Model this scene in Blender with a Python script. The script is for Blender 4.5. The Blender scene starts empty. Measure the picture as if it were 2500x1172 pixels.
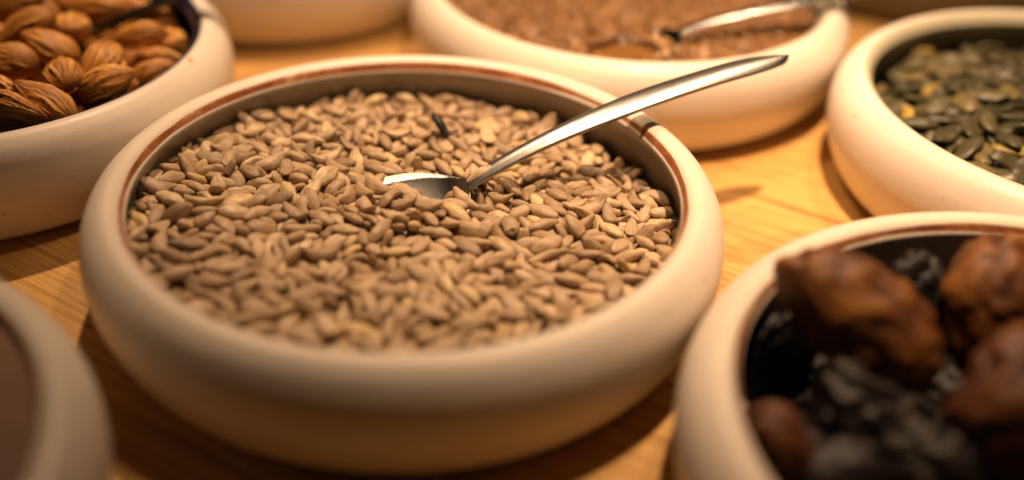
import bpy, bmesh, math, random
from mathutils import Vector, Matrix, Quaternion, noise

sc = bpy.context.scene
COL = sc.collection
# ---------------------------------------------------------------- camera
cam = bpy.data.cameras.new('camera')
cam.sensor_width = 36.0
cam.lens = 37.9
cam.clip_start = 0.01
cam.clip_end = 50
cam.dof.use_dof = True
cam.dof.focus_distance = 0.369
cam.dof.aperture_fstop = 2.35
cam.dof.aperture_blades = 0
camo = bpy.data.objects.new('camera', cam)
COL.objects.link(camo)
PITCH, ROLL = 0.5792, -0.044
_r = Vector((1, 0, 0)); _f = Vector((0, math.cos(PITCH), -math.sin(PITCH))); _u = _r.cross(_f)
_r2 = _r*math.cos(ROLL) - _u*math.sin(ROLL)
_u2 = _r*math.sin(ROLL) + _u*math.cos(ROLL)
camo.matrix_world = Matrix(((_r2.x, _u2.x, -_f.x, 0.0), (_r2.y, _u2.y, -_f.y, 0.0),
                            (_r2.z, _u2.z, -_f.z, 0.2225), (0, 0, 0, 1)))
sc.camera = camo

# ---------------------------------------------------------------- light
world = bpy.data.worlds.new('World'); sc.world = world; world.use_nodes = True
_bg = world.node_tree.nodes['Background']
_bg.inputs[0].default_value = (1.0, 0.66, 0.40, 1); _bg.inputs[1].default_value = 0.005

def lamp(name, loc, target, power, radius, colour, spread):
    """a small shaded lamp hanging over the buffet"""
    l = bpy.data.lights.new(name, 'AREA'); l.shape = 'DISK'; l.size = radius*2
    l.energy = power; l.color = colour; l.spread = math.radians(spread)
    o = bpy.data.objects.new(name, l); COL.objects.link(o)
    o.location = loc
    o.rotation_euler = (Vector(target)-Vector(loc)).to_track_quat('-Z', 'Y').to_euler()
    return o
WARM = (1.0, 0.65, 0.385)
lamp('buffet_lamp', (0.09, 0.335, 0.55), (0.11, 0.39, 0.0), 0.76, 0.013, WARM, 62)
lamp('buffet_lamp.001', (-0.13, 0.60, 0.58), (-0.15, 0.44, 0.0), 0.68, 0.013, WARM, 70)
lamp('buffet_lamp.002', (0.25, 0.58, 0.58), (0.22, 0.43, 0.0), 0.34, 0.013, WARM, 70)
sc.view_settings.view_transform = 'Standard'
sc.view_settings.look = 'None'
sc.view_settings.exposure = -0.10
sc.view_settings.gamma = 1.0
sc.cycles.max_bounces = 8
sc.cycles.diffuse_bounces = 3
sc.cycles.sample_clamp_indirect = 6.0
sc.cycles.use_denoising = True

# ---------------------------------------------------------------- helpers
def mesh_obj(name, me, mat=None, parent=None):
    o = bpy.data.objects.new(name, me); COL.objects.link(o)
    if mat is not None and not me.materials: me.materials.append(mat)
    if parent is not None: o.parent = parent
    return o

def tag(o, label=None, cat=None, group=None, kind=None):
    if label: o['label'] = label
    if cat: o['category'] = cat
    if group: o['group'] = group
    if kind: o['kind'] = kind
    return o

def root(name, loc, rz=0.0):
    o = bpy.data.objects.new(name, None); COL.objects.link(o)
    o.location = loc; o.rotation_euler = (0, 0, rz); o.empty_display_size = 0.02
    return o

def pydata(name, v, f, smooth=True):
    me = bpy.data.meshes.new(name); me.from_pydata(v, [], f)
    if smooth: me.polygons.foreach_set('use_smooth', [True]*len(me.polygons))
    me.update()
    return me

def smooth_profile(pts, n=4):
    out = []
    for i in range(len(pts)-1):
        p0 = pts[max(i-1, 0)]; p1 = pts[i]; p2 = pts[i+1]; p3 = pts[min(i+2, len(pts)-1)]
        for k in range(n):
            t = k/n
            out.append(tuple(0.5*((2*p1[c]) + (-p0[c]+p2[c])*t + (2*p0[c]-5*p1[c]+4*p2[c]-p3[c])*t*t
                                  + (-p0[c]+3*p1[c]-3*p2[c]+p3[c])*t**3) for c in (0, 1)))
    out.append(pts[-1])
    return out

def lathe(name, prof, seg=144, wob=0.0):
    v, f = [], []
    for (r, z) in prof:
        for s in range(seg):
            a = 2*math.pi*s/seg
            k = 1 + wob*(math.sin(2*a+1.0)+0.6*math.sin(3*a+2.2))
            v.append((r*k*math.cos(a), r*k*math.sin(a), z))
    for i in range(len(prof)-1):
        for s in range(seg):
            t = (s+1) % seg
            f.append((i*seg+s, i*seg+t, (i+1)*seg+t, (i+1)*seg+s))
    return pydata(name, v, f)

CENTRE = {'sunflower': (-.0343, .3041), 'almond': (-.2222, .3984), 'flax': (.0506, .4949),
          'pumpkin': (.2291, .3848), 'fruit': (.1475, .2003), 'near': (-.1940, .1563),
          'back': (-.137, .589), 'far': (.236, .655)}
RIM_Z = 0.046
TABLE_Z = 0.0045
OUTER = [(.0840, .0058), (.0905, .0060), (.0948, .0078), (.0982, .0118), (.1012, .0180), (.1032, .0250), (.1036, .0318),
         (.1026, .0382), (.1000, .0434), (.0968, .0464), (.0944, .0474), (.0924, .0472)]
RING = [(.0924, .0472), (.0910, .0468), (.0899, .0458), (.0892, .0444), (.0886, .0434)]
INNER = [(.0886, .0434), (.0884, .0425), (.0892, .0400), (.0916, .0340), (.0922, .0260), (.0890, .0170), (.0800, .0110),
         (.0500, .0086), (.0200, .0082), (.0004, .0082)]

# ---- seeds: every mesh has a UV map (u around, v along) so the striations follow it
def grid_solid(name, nu, nv, fn, closed_uv=True):
    """fn(u in 0..1, v in 0..1) -> Vector; poles at v = 0 and v = 1"""
    v = [fn(0, 0)]
    for j in range(1, nv):
        for i in range(nu): v.append(fn(i/nu, j/nv))
    v.append(fn(0, 1))
    f, uv = [], []
    for i in range(nu):
        n = (i+1) % nu
        f.append((0, 1+n, 1+i)); uv.append([((i+.5)/nu, 0), ((i+1)/nu, 1/nv), (i/nu, 1/nv)])
        for j in range(nv-2):
            a = 1+j*nu
            f.append((a+i, a+n, a+nu+n, a+nu+i))
            uv.append([(i/nu, (j+1)/nv), ((i+1)/nu, (j+1)/nv), ((i+1)/nu, (j+2)/nv), (i/nu, (j+2)/nv)])
        a = 1+(nv-2)*nu
        f.append((a+i, a+n, len(v)-1)); uv.append([(i/nu, 1-1/nv), ((i+1)/nu, 1-1/nv), ((i+.5)/nu, 1)])
    me = pydata(name, [tuple(p) for p in v], f)
    ul = me.uv_layers.new(name='uv')
    flat = [c for q in uv for w in q for c in w]
    ul.data.foreach_set('uv', flat)
    return me

def kernel_mesh(seed, L=.0109, Wd=.0049, T=.0033, bend=0.0, chop=None, flare=0.0, nu=18, nv=15):
    off = Vector((seed*7.3, seed*3.1, seed*1.7))
    def fn(u, v):
        a = 2*math.pi*u
        t = v
        # pointed at t = 0, blunt at t = 1
        prof = (math.sin(math.pi*min(1, t**.84))**.62) * (0.84+.24*t)
        if chop is not None and t > chop:
            prof *= max(0.0, 1-((t-chop)/(1-chop))**5)
        x = (t-.5)*L
        if chop is not None and t > chop: x = (chop-.5)*L + (t-chop)*L*.25*(1+.6*math.sin(a*2+seed))
        ca, sa = math.cos(a), math.sin(a)
        y = math.copysign(abs(ca)**.85, ca)*prof*Wd*.518
        z = math.copysign(abs(sa)**.9, sa)*prof*T*.53
        p = Vector((x, y, z))
        n = noise.noise(p*300+off)
        m = noise.noise(p*900+off)
        p *= 1
        k = 1 + .22*n + .09*m
        p.y *= k; p.z *= k*(1+.10*noise.noise(p*500+off*2))
        # longitudinal ridges
        rr = 1 + .045*math.cos(a*7+seed+2*n)*math.sin(math.pi*t)
        p.y *= rr; p.z *= rr
        p.z += bend*(t-.5)**2*L
        p.y += flare*(t-.5)**2*L
        return p
    return grid_solid('sunflower_kernel', nu, nv, fn)

KERNELS = [dict(seed=1), dict(seed=2, L=.0116, Wd=.0051), dict(seed=3, L=.0098, Wd=.0047, T=.0036), dict(seed=4, L=.0120, Wd=.0045, T=.0032),
           dict(seed=5, L=.0106, Wd=.0055, T=.0029, bend=.5), dict(seed=6, L=.0112, Wd=.0044, T=.0034, flare=.5),
           dict(seed=7, L=.0116, Wd=.0051, chop=.62), dict(seed=8, L=.0104, Wd=.0058, T=.0026, bend=-.8, flare=.5),
           dict(seed=9, L=.0088, Wd=.0043, T=.0032), dict(seed=10, L=.0110, Wd=.0052, T=.0036, bend=1.2),
           dict(seed=11, L=.0112, Wd=.0053, T=.0030, chop=.48), dict(seed=12, L=.0114, Wd=.0040, T=.0030, flare=-.8)]

def pumpkin_mesh(seed, L=.0165, Wd=.0088, T=.0030, nu=20, nv=14):
    off = Vector((seed*5.3, seed*2.1, seed))
    def fn(u, v):
        a = 2*math.pi*u
        prof = (math.sin(math.pi*min(1, v**.82))**.62)*(.85+.22*v)
        ca, sa = math.cos(a), math.sin(a)
        p = Vector(((v-.5)*L, math.copysign(abs(ca)**.8, ca)*prof*Wd*.5, sa*prof**.6*T*.5 if 0 < v < 1 else 0))
        p.z += .0009*noise.noise(p*220+off); p.y *= 1+.10*noise.noise(p*160+off*2)
        p.z += .0010*math.sin(seed)*((v-.5)*2)**2
        return p
    return grid_solid('pumpkin_seed', nu, nv, fn)

# ---- spoon: outline in its own frame: x runs from the bowl tip (-) over the neck (0) to the handle end (+)
def spoon_sections(blen=.046, bhalf=.0178, hl=.129, wide=.0049, neck=.0027):
    """list of (x, half width, z of centre line, depth of the dish, thickness, crown of the handle)"""
    S = []
    nb = 26
    for i in range(nb+1):
        t = (1-math.cos(math.pi*i/nb))*.5         # 0 tip .. 1 neck, denser at both ends
        x = -blen+blen*t
        w = bhalf*math.sqrt(max(0.0, 1-(2*t-1)**2))**.92*(1.0-.10*(1-t))
        w = max(w, neck*(1 if t > .8 else min(1, t*6)))
        d = .0080*math.sin(math.pi*min(1, t*.96+.01))**.9
        z = .0012*math.cos(math.pi*t) - .0052*(1-t)
        if t > .88: z += .0028*((t-.88)/.12)**2
        S.append((x, w, z, d, .0008, .0012*max(0, (t-.9)/.1)))
    z_neck = S[-1][2]
    nh = 40
    for i in range(1, nh+1):
        t = i/nh
        x = hl*t
        k = min(1, t/.55); w = neck+(wide-neck)*(k*k*(3-2*k))
        if t > .80: w *= math.sqrt(max(.0, 1-((t-.80)/.2004)**2))**.8
        S.append((x, max(w, .0004), None, 0.0, .0032-.0010*t, .0012+.0006*k))
    return S, z_neck

def spoon_mesh(name, zfun, na=16, part='all'):
    """zfun(x) is the height of the handle's centre line over the neck"""
    S, zn = spoon_sections()
    v, f = [], []
    for (x, w, z, d, th, cr) in S:
        if z is None: z = zn+zfun(x)
        ring = []
        for k in range(na+1):                     # top face, left to right
            s = -1+2*k/na
            ring.append((x, s*w, z - d*(1-s*s) + cr*(1-s*s)*.75))
        for k in range(na+1):                     # under face, right to left
            s = 1-2*k/na
            e = th*(.35+.65*(1-s*s)) if cr else th*.8
            ring.append((x, s*w*(.985 if cr else 1.0), z - d*(1-s*s) - e + (cr*(1-s*s)*.1)))
        v += ring
    m = 2*(na+1)
    for i in range(len(S)-1):
        for k in range(m):
            n = (k+1) % m
            f.append((i*m+k, (i+1)*m+k, (i+1)*m+n, i*m+n))
    f.append(tuple(range(m)))
    f.append(tuple(reversed([(len(S)-1)*m+k for k in range(m)])))
    me = pydata(name, v, f)
    bm = bmesh.new(); bm.from_mesh(me); bmesh.ops.recalc_face_normals(bm, faces=bm.faces); bm.to_mesh(me); bm.free()
    return me

def spoon_split(me_name, zfun):
    """the dish and the handle as two meshes that meet at the neck"""
    me = spoon_mesh(me_name, zfun)
    out = []
    for side in (0, 1):
        bm = bmesh.new(); bm.from_mesh(me)
        kill = [fc for fc in bm.faces if (fc.calc_center_median().x > 0.0) != bool(side)]
        bmesh.ops.delete(bm, geom=kill, context='FACES')
        m = bpy.data.meshes.new(('spoon_bowl', 'handle')[side]); bm.to_mesh(m); bm.free()
        out.append(m)
    return out

SPOON_LOC = Vector((-.0166, .3205, .0335))
SPOON_RZ = math.radians(27.9)
SPOON_ROLL = math.radians(10)
def spoon_z(x):
    # rises steeply from the neck, then flattens towards the end
    return .0295*(1-math.exp(-x/.056)) + .0034*x/.13 - .0020*max(0.0, (x-.095)/.04)**2
def spoon_matrix():
    return Matrix.Translation(SPOON_LOC) @ Matrix.Rotation(SPOON_RZ, 4, 'Z') @ Matrix.Rotation(SPOON_ROLL, 4, 'X')

# ---------------------------------------------------------------- resting places (world metres), settled beforehand
SUN = [
-1129,4674,689,97,16,1,-18,111,0, -1379,4836,692,72,-66,-19,12,116,3, -217,4936,644,26,-95,-18,4,109,1, -1766,5127,712,1,-100,-4,0,111,3, -1138,4990,652,91,36,17,-10,105,9,
313,5188,618,81,21,18,-52,108,1, -2171,5865,700,83,47,-18,22,112,1, -466,4989,668,10,96,-28,-1,115,1, -276,5891,659,48,-87,15,-3,115,4, -999,4758,665,47,-5,2,88,110,9,
-540,5382,644,8,-28,-93,-23,111,0, -1178,5495,662,85,-52,-3,6,116,9, -687,5153,666,37,-92,-11,9,115,2, 226,5806,626,26,0,35,-90,113,0, -1382,5133,683,2,0,-16,99,102,9,
-1981,5181,719,96,-15,-8,24,111,1, -289,5737,636,34,2,-9,94,108,1, -1751,4854,716,93,15,16,30,115,7, -2023,5341,711,68,-67,20,22,112,0, -2378,6171,705,98,17,6,-8,112,9,
11,5041,629,12,21,97,-2,102,1, 636,5365,620,4,76,64,7,110,1, -1674,5267,714,95,7,10,30,110,2, -1631,4968,668,94,-8,8,-33,111,11, -796,4904,652,81,57,-9,-12,94,4,
-774,4661,657,0,-26,-96,-12,101,2, -322,5399,654,47,-25,41,-74,101,9, -1996,5502,718,9,99,3,-6,101,1, 387,5458,605,14,97,15,-14,114,1, -1310,6459,687,15,47,-81,-31,113,1,
-1804,5900,705,93,32,14,5,111,2, 198,6206,631,3,-23,-97,-3,115,0, -847,5784,694,72,47,17,48,104,3, -1710,6586,700,87,33,7,37,116,5, -1554,5008,687,36,-81,46,2,99,1,
-2010,5995,714,78,-61,-4,11,111,11, -325,4681,649,19,26,-14,-94,107,5, -2301,5407,703,15,17,86,45,103,5, -372,6016,711,91,27,3,-31,102,3, -670,5364,638,11,-88,-40,22,116,0,
535,5220,572,10,-14,84,-52,108,1, -1229,5069,684,5,-22,97,-11,113,4, 434,6007,622,2,-91,21,35,115,6, -495,5873,640,8,3,21,97,107,5, 33,5141,620,30,9,-17,94,106,4,
-1569,6102,696,9,16,25,-95,104,1, -858,4832,635,4,99,6,-9,95,1, -1470,5388,665,0,-80,60,3,100,7, -819,5044,679,56,7,1,83,99,3, -251,5200,668,8,-34,-93,14,104,4,
-2263,6045,706,97,7,-3,-24,110,3, -886,5196,642,38,-9,-2,-92,111,9, -931,6226,756,8,33,88,34,110,5, -1667,5908,706,45,-3,-10,-89,110,5, 258,5021,621,44,84,-29,11,107,1,
472,5769,588,90,-43,3,9,116,11, -567,6044,738,14,12,97,16,102,5, -2132,6609,699,7,-11,-96,-23,111,1, -629,4671,620,1,58,-81,-10,103,7, -8,5974,637,82,11,3,-56,111,6,
152,5105,662,1,47,88,-9,103,3, 195,6030,634,7,-25,94,-24,114,1, -1071,5838,651,12,99,-5,1,114,0, -1418,5962,671,97,-2,3,-24,99,9, -1067,5140,666,95,29,-3,-8,88,0,
-715,5005,676,62,8,-7,-78,104,2, -285,5139,624,79,-48,31,-22,111,1, -1346,5807,663,91,-40,-2,4,112,11, 474,5289,558,21,-22,17,-94,113,9, -609,4921,663,39,39,-43,-72,102,0,
-1877,5420,702,93,-22,-9,27,100,11, -70,5615,629,58,-76,-23,16,102,1, -1842,5783,681,93,-9,11,-35,108,0, -1591,5764,679,33,-85,-20,36,94,1, -945,5422,624,24,-38,20,-87,102,9,
560,6347,595,95,10,-18,25,108,9, -517,5152,640,68,5,-13,72,109,3, -1277,5263,669,24,-20,-38,87,103,3, -2334,6336,692,9,-86,-47,21,114,3, -1781,5041,676,51,-85,9,9,94,11,
-2172,5497,700,80,17,-6,-57,115,5, -1255,4819,648,61,-7,7,-79,103,5, -1384,5005,704,2,91,-41,8,99,3, -2253,6464,702,8,86,-36,-35,112,5, 210,5457,610,28,0,-20,94,89,1,
581,5501,590,6,-99,13,1,109,0, -1997,6224,691,63,-11,-3,77,109,9, -29,4787,630,11,2,22,97,100,1, -1346,6140,674,52,6,-29,80,103,1, 661,6246,574,81,-4,10,-57,99,9,
-1251,5934,675,33,-3,-4,94,106,3, 753,5778,588,3,12,-31,-94,109,0, -1394,4752,668,13,5,-29,-95,98,0, 213,5712,596,18,-7,93,-33,106,11, 646,6610,565,1,15,95,26,108,7,
-1452,4918,687,4,2,-94,-34,96,4, 840,5662,543,56,4,-17,-81,104,9, 655,6060,600,4,-36,-93,4,100,0, -478,4755,642,4,-19,10,98,94,6, -579,5687,658,10,80,58,4,105,3,
-1091,6155,733,56,47,34,60,108,7, -718,5635,640,14,97,21,0,98,0, -72,5775,630,41,6,12,90,112,0, -2104,6751,700,84,7,12,53,112,9, -1600,5246,673,51,75,34,24,99,5,
-337,6182,706,76,55,4,-33,101,5, -104,6408,591,95,-20,0,-23,101,9, -1355,5454,666,10,37,-45,-81,101,4, 1001,6547,592,6,26,95,14,112,11, -2291,5836,706,71,4,-4,-70,105,3,
-1560,5510,671,21,-52,-82,1,108,3, -1988,5785,701,38,18,-1,-91,99,6, -1363,6792,624,30,1,-12,-94,115,9, -469,5453,629,82,14,5,-56,108,5, -1901,7331,686,1,-97,-23,13,116,6,
18,5243,606,2,6,3,-100,105,9, -2095,5058,713,14,-14,-25,95,115,1, 120,6745,608,58,-1,-2,-82,111,1, -1933,7033,706,0,-34,94,6,115,8, -1757,5333,695,4,-98,-19,-5,98,7,
-685,4809,642,58,-41,-41,58,105,11, -1835,6085,674,1,38,-92,-8,112,1, -1662,6178,692,2,39,-85,-35,104,1, 364,5649,602,18,-87,-39,25,116,2, -2352,5613,682,35,40,-58,-62,106,3,
75,4913,603,15,-77,-61,10,110,3, -610,5499,626,5,27,-78,-57,109,3, -403,5130,650,1,-75,-65,13,103,4, -28,6555,608,24,85,-45,-14,110,1, -712,7203,634,40,-6,-9,91,107,9,
529,5405,573,9,1,-99,9,110,2, 527,6872,582,88,27,-16,-37,109,2, -161,5976,634,1,-41,88,22,115,0, 758,5564,559,31,94,-14,5,101,0, -234,7357,644,91,36,-7,-18,108,1,
-1818,6416,720,92,6,-8,-39,99,1, -1519,6981,686,18,98,-1,-3,115,5, -142,5068,628,4,-47,86,-21,105,7, -1140,5651,636,38,-79,-48,-7,111,5, -2394,5795,677,47,-81,33,-13,112,3,
398,5071,591,34,-52,72,-32,110,3, -211,7220,629,5,79,-60,-11,111,7, -949,5967,740,85,-16,1,-50,92,9, 449,7362,570,13,46,-81,-35,110,7, 734,5684,555,88,-7,24,40,96,9,
-1021,6206,727,29,-82,45,-21,112,11, 438,5585,594,59,-68,-9,43,105,3, -951,4923,636,23,67,-61,-34,87,1, -866,5311,631,29,-95,-1,-8,108,11, -752,6028,738,14,-94,21,-25,101,11,
-1668,5533,699,53,75,-35,-21,112,8, -828,6095,763,20,-50,79,-29,111,4, -397,4730,624,8,-37,90,-21,99,0, 212,5267,603,41,89,6,-17,104,0, 5,6211,591,4,-29,-15,95,116,10,
-361,5286,616,87,3,16,-46,116,2, -1244,6398,639,17,-46,87,-1,107,4, 1021,6343,576,96,26,10,8,85,0, 709,5875,607,6,87,49,3,102,6, -1591,6515,690,76,5,-1,-65,101,4,
531,5833,584,67,57,38,-29,108,10, 81,5457,608,32,-93,17,2,92,2, 279,6286,628,5,89,-44,-8,104,0, 879,5980,563,17,-38,-82,40,113,8, -1431,7488,675,3,94,-35,1,111,3,
-1710,6071,689,14,-21,94,24,90,2, 123,5841,605,10,-10,35,-93,112,2, -429,7087,643,43,-84,32,-2,93,3, -889,7766,656,66,-73,16,0,114,8, -1623,4830,680,5,-90,44,0,91,4,
-2243,5674,702,6,75,64,-16,105,7, 63,5752,577,7,-24,-86,-43,104,5, -1385,5690,665,10,-30,-2,95,101,0, -880,5010,652,60,-51,51,-35,111,7, -1284,5456,611,2,-99,10,-10,102,1,
-1149,7711,658,17,17,0,-97,106,5, -1209,5355,623,13,29,88,-36,115,2, -441,5957,665,1,87,-46,18,112,11, -1508,5638,643,71,35,16,60,104,4, -481,5589,619,92,39,-6,3,113,5,
762,6445,581,2,84,-54,-8,110,11, -2101,6491,665,12,-2,70,-71,109,4, 800,6113,568,1,64,-76,-13,86,7, 518,6213,601,46,76,-3,-46,105,9, 296,6495,600,93,-2,-3,-36,90,1,
-999,5526,608,39,6,68,-62,97,9, 1028,6201,553,13,42,64,-63,100,0, -716,6250,706,13,-19,-95,-19,108,3, -2410,5681,670,75,18,-31,-56,103,9, -3,5349,578,43,58,33,-62,108,10,
-1750,7360,672,91,-12,7,-40,112,4, 970,6022,582,34,43,83,13,97,4, -1252,4652,657,55,-79,23,-13,106,2, 112,5384,574,8,-18,64,74,109,0, -908,7142,672,19,97,17,-5,113,7,
-1499,6428,672,11,35,92,-17,112,2, -1889,6345,659,80,19,19,-54,104,6, -1417,7053,675,19,10,19,-96,110,11, -1734,6316,680,12,5,87,47,97,0, -1512,6182,699,38,-78,50,-8,104,1,
-160,4837,609,26,-93,-24,6,92,2, -1855,6257,636,8,0,32,-95,108,4, -877,5642,645,49,-8,9,86,93,1, -172,5248,648,47,16,42,76,101,2, -852,6952,637,29,5,-14,-94,102,2,
-1402,6045,665,46,-61,65,-3,110,4, -133,5519,619,34,25,80,-42,91,1, -943,4648,632,67,-3,0,74,109,0, 226,7515,580,51,16,33,-77,115,9, -1588,6732,678,6,-34,-77,54,106,5,
-76,5908,580,94,6,32,-9,115,9, -963,7022,672,55,23,33,73,110,1, 834,6508,569,59,-20,-19,76,109,11, -1078,5356,673,6,71,70,3,85,0, 20,7625,618,36,-27,-33,83,101,1,
-2089,5795,668,3,75,63,-18,106,7, -749,4737,637,4,42,84,34,93,2, -1033,5050,642,3,70,56,-45,113,11, 537,7052,572,62,1,10,-78,111,0, -1504,4830,678,17,-27,84,-44,89,11,
-1872,4984,679,54,-38,9,74,113,0, -424,7749,633,3,4,5,-100,107,6, -1148,6782,636,0,60,77,22,99,7, -775,5972,686,4,-4,6,-100,88,9, -948,7442,654,55,77,-26,17,102,1,
-1001,5634,638,35,80,48,7,97,4, -1459,5232,677,7,-29,-92,-27,101,2, 310,6597,587,38,-88,14,23,94,1, 361,6008,584,2,26,-11,96,103,4, -523,7070,624,48,-8,-20,85,95,4,
904,6346,559,60,11,-7,-79,93,0, 94,6486,600,58,18,-21,-77,103,5, -177,5603,599,68,57,28,37,104,5, 1014,5759,593,58,-68,-17,-40,112,3, -995,6825,655,3,-26,-93,27,112,8,
-536,5949,692,12,88,-44,-12,89,2, -1981,6420,696,47,-23,85,-7,110,10, -2147,6384,653,9,86,40,-32,102,11, -2343,6449,696,2,-87,-42,25,105,11, -1624,5640,680,1,-34,94,5,97,4,
-1386,5292,685,29,58,74,21,97,5, -1840,5495,684,93,34,-9,12,106,11, -225,5793,609,30,12,70,63,111,5, -2019,5919,697,6,5,-20,-98,94,1, -636,6896,646,14,98,11,-7,92,2,
-1543,5926,672,11,15,98,1,89,0, -273,5344,617,39,22,-18,-87,101,6, -1581,7345,691,34,10,24,90,111,0, -605,7856,629,8,-13,-8,98,110,2, -166,5378,606,23,-4,92,-30,98,1,
-2240,6181,682,1,4,10,99,96,6, -1697,6909,682,92,20,13,31,111,8, -2393,6073,657,12,95,29,-4,112,1, -363,4875,616,19,30,-93,-13,89,11, 415,6648,567,10,18,40,-89,100,3,
-429,5776,614,49,-9,19,85,113,3, -2003,7188,685,83,42,21,-30,105,3, -1491,6842,666,27,-70,61,25,93,11, -1619,7155,692,35,77,45,29,98,5, -2025,5266,672,98,-11,12,11,107,9,
-1306,7705,676,54,-13,61,-56,99,2, -457,5672,610,86,37,-5,-33,109,0, -1285,6656,642,27,-90,33,-8,109,11, -632,4794,600,60,56,11,55,103,9, -1972,6679,702,2,-19,94,27,114,5,
-364,6839,624,9,-52,82,19,91,2, 112,7006,596,35,93,-3,10,113,2, -373,5448,618,76,18,7,-62,94,4, -339,7150,625,36,17,9,-91,95,6, -41,5439,596,21,-23,-92,-22,97,1,
-192,6943,642,17,76,62,10,115,5, 464,6100,585,4,-41,42,81,110,1, -645,5990,663,30,58,64,-40,108,6, -812,5753,609,57,1,81,-13,105,10, -1831,6806,684,93,-12,13,-32,100,0,
-117,7201,588,34,40,29,-80,112,6, 261,4949,577,79,11,-50,-34,106,9, -1903,6628,704,57,-71,-31,25,96,2, 879,6070,546,30,-83,-24,-40,93,1, -1027,5909,696,32,10,35,88,86,5,
-1426,5607,652,52,-64,54,-18,83,0, -534,7251,654,16,9,-34,-92,89,5, -647,7575,630,14,-22,-9,96,108,5, 428,6362,585,6,7,-6,-99,81,9, 951,6469,555,19,-36,-83,-37,97,0,
-1722,7140,669,54,-5,-8,84,105,3, 625,5723,600,47,-11,36,80,90,7, -728,7760,644,75,-49,31,-32,106,3, -1106,4793,643,9,-98,-1,18,95,2, -1,5539,634,24,70,66,-15,108,3,
-108,7681,624,3,-43,89,-17,108,2, -1329,5568,654,43,4,15,-89,104,3, -430,7535,642,5,9,-96,26,101,11, -77,6706,575,64,75,-15,-3,105,4, -951,5723,662,75,21,-23,-58,87,5,
-2197,5277,674,68,47,-33,-46,82,5, 61,5635,592,7,-80,59,4,82,11, -845,5533,607,81,-7,30,50,96,9, 431,7069,550,39,82,-22,-34,113,1, -1234,6725,637,21,-96,10,-18,106,0,
-1383,6258,666,17,-52,83,7,107,1, -1912,5723,682,4,-89,43,-17,93,11, -197,6099,629,17,11,7,98,100,0, -1949,5650,670,13,-11,25,95,94,0, -330,5067,633,45,39,70,40,86,0,
800,6865,541,37,-27,-82,34,95,3, 182,6939,590,11,-93,-33,12,99,2, 611,5605,578,86,1,-2,-50,91,2, -504,4830,626,36,20,-69,60,94,6, 139,5031,600,55,-10,-79,25,90,11,
-281,4845,615,23,-8,96,-12,84,11, 1105,6079,564,56,-44,36,-60,97,3, -7,4907,607,79,12,6,59,81,2, 284,6966,624,43,-20,-15,87,86,1, -2141,6228,693,7,-34,-89,30,90,3,
-588,5256,619,73,-13,8,-67,101,0, 547,6527,587,21,-4,-13,-97,96,2, -2009,6574,711,69,-5,13,-71,87,4, -1441,5492,633,40,56,-38,-62,103,9, -1067,5310,625,32,18,-17,-91,93,0,
-595,4554,637,51,-3,11,-85,111,4, -1066,6935,628,19,-16,-5,97,104,3, 628,6430,588,4,18,98,-12,113,3, -644,5749,640,3,93,36,5,81,3, -1520,5130,691,75,-55,-28,25,81,3,
-915,5886,719,5,-37,-91,19,84,11, -1241,7552,667,100,5,6,-2,87,1, -721,5793,607,74,14,27,60,105,5, 354,5381,558,5,-25,-94,23,100,7, -714,5908,704,74,-44,15,48,82,3,
-1791,6966,682,91,40,4,-5,98,8, -574,6963,620,52,81,6,-26,107,7, -1214,6969,638,25,92,-25,-17,104,7, -1231,7458,644,23,12,17,-95,107,5, -201,6252,601,85,-43,9,28,92,3,
213,5926,616,5,15,98,13,86,3, -798,5447,601,26,-66,20,68,113,8, -1735,5809,657,26,-95,11,-16,112,11, -574,4907,615,3,38,-25,-89,96,6, 698,5394,580,10,28,95,11,84,1,
-747,5538,601,34,54,69,33,95,3, -1026,4871,643,95,10,28,4,101,7, -422,4891,580,28,-3,-96,-3,111,7, 185,6338,596,89,2,12,-43,105,4, -746,7051,661,82,-9,12,55,101,6,
-2149,7082,661,85,10,12,50,106,5, -2219,5611,667,99,-7,10,-2,101,11, 8,7268,618,35,-25,74,-52,91,1, 608,5931,600,18,98,4,-9,87,3, 220,6804,575,22,48,84,-9,115,10,
-705,7327,646,55,-65,14,51,96,6, -1704,5706,693,50,7,48,72,95,5, 334,5881,585,93,8,-3,36,101,5, 615,7241,571,70,-5,-5,-71,97,1, -415,6124,693,94,31,-11,-7,110,0,
-1030,5752,614,44,60,65,17,107,0, 493,6575,566,24,28,-83,-42,104,5, -1563,6804,660,83,-42,35,-14,109,4, 677,7180,526,51,46,-36,-63,104,2, -518,6761,627,48,17,27,82,110,3,
190,5583,595,38,19,63,65,80,3, -1852,6586,688,22,-26,80,-50,111,4, 113,7599,556,52,38,67,-37,112,10, -1600,6418,611,86,11,50,-1,115,10, -637,5912,656,37,68,62,-12,94,2,
73,5919,555,35,70,35,-52,107,7, -1000,5292,598,37,34,85,15,108,5, 866,6910,551,92,3,-38,-11,83,1, -1334,6940,649,6,8,-97,21,88,2, -119,5305,593,3,99,5,10,107,0,
-1953,5015,657,45,-60,-53,38,98,5, -1107,5939,638,9,96,-13,-21,98,6, -1316,4922,666,34,12,18,-91,90,5, -1791,5656,653,45,-81,-17,32,109,5, -205,7786,579,98,16,3,5,106,6,
-1647,5080,665,98,7,6,-20,81,3, -1515,6634,639,10,-19,-5,-97,104,1, 597,5808,572,57,-8,81,15,96,6, 150,4924,606,29,-51,65,-48,81,11, -1402,7648,667,66,-14,8,-73,101,0,
-777,5198,660,16,-20,70,-66,87,2, -1199,5784,625,84,7,-49,22,99,8, -1196,7133,652,57,48,-37,-55,96,0, -1025,6002,678,17,94,11,-28,98,1, -19,6832,602,39,87,30,3,87,0,
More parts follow.
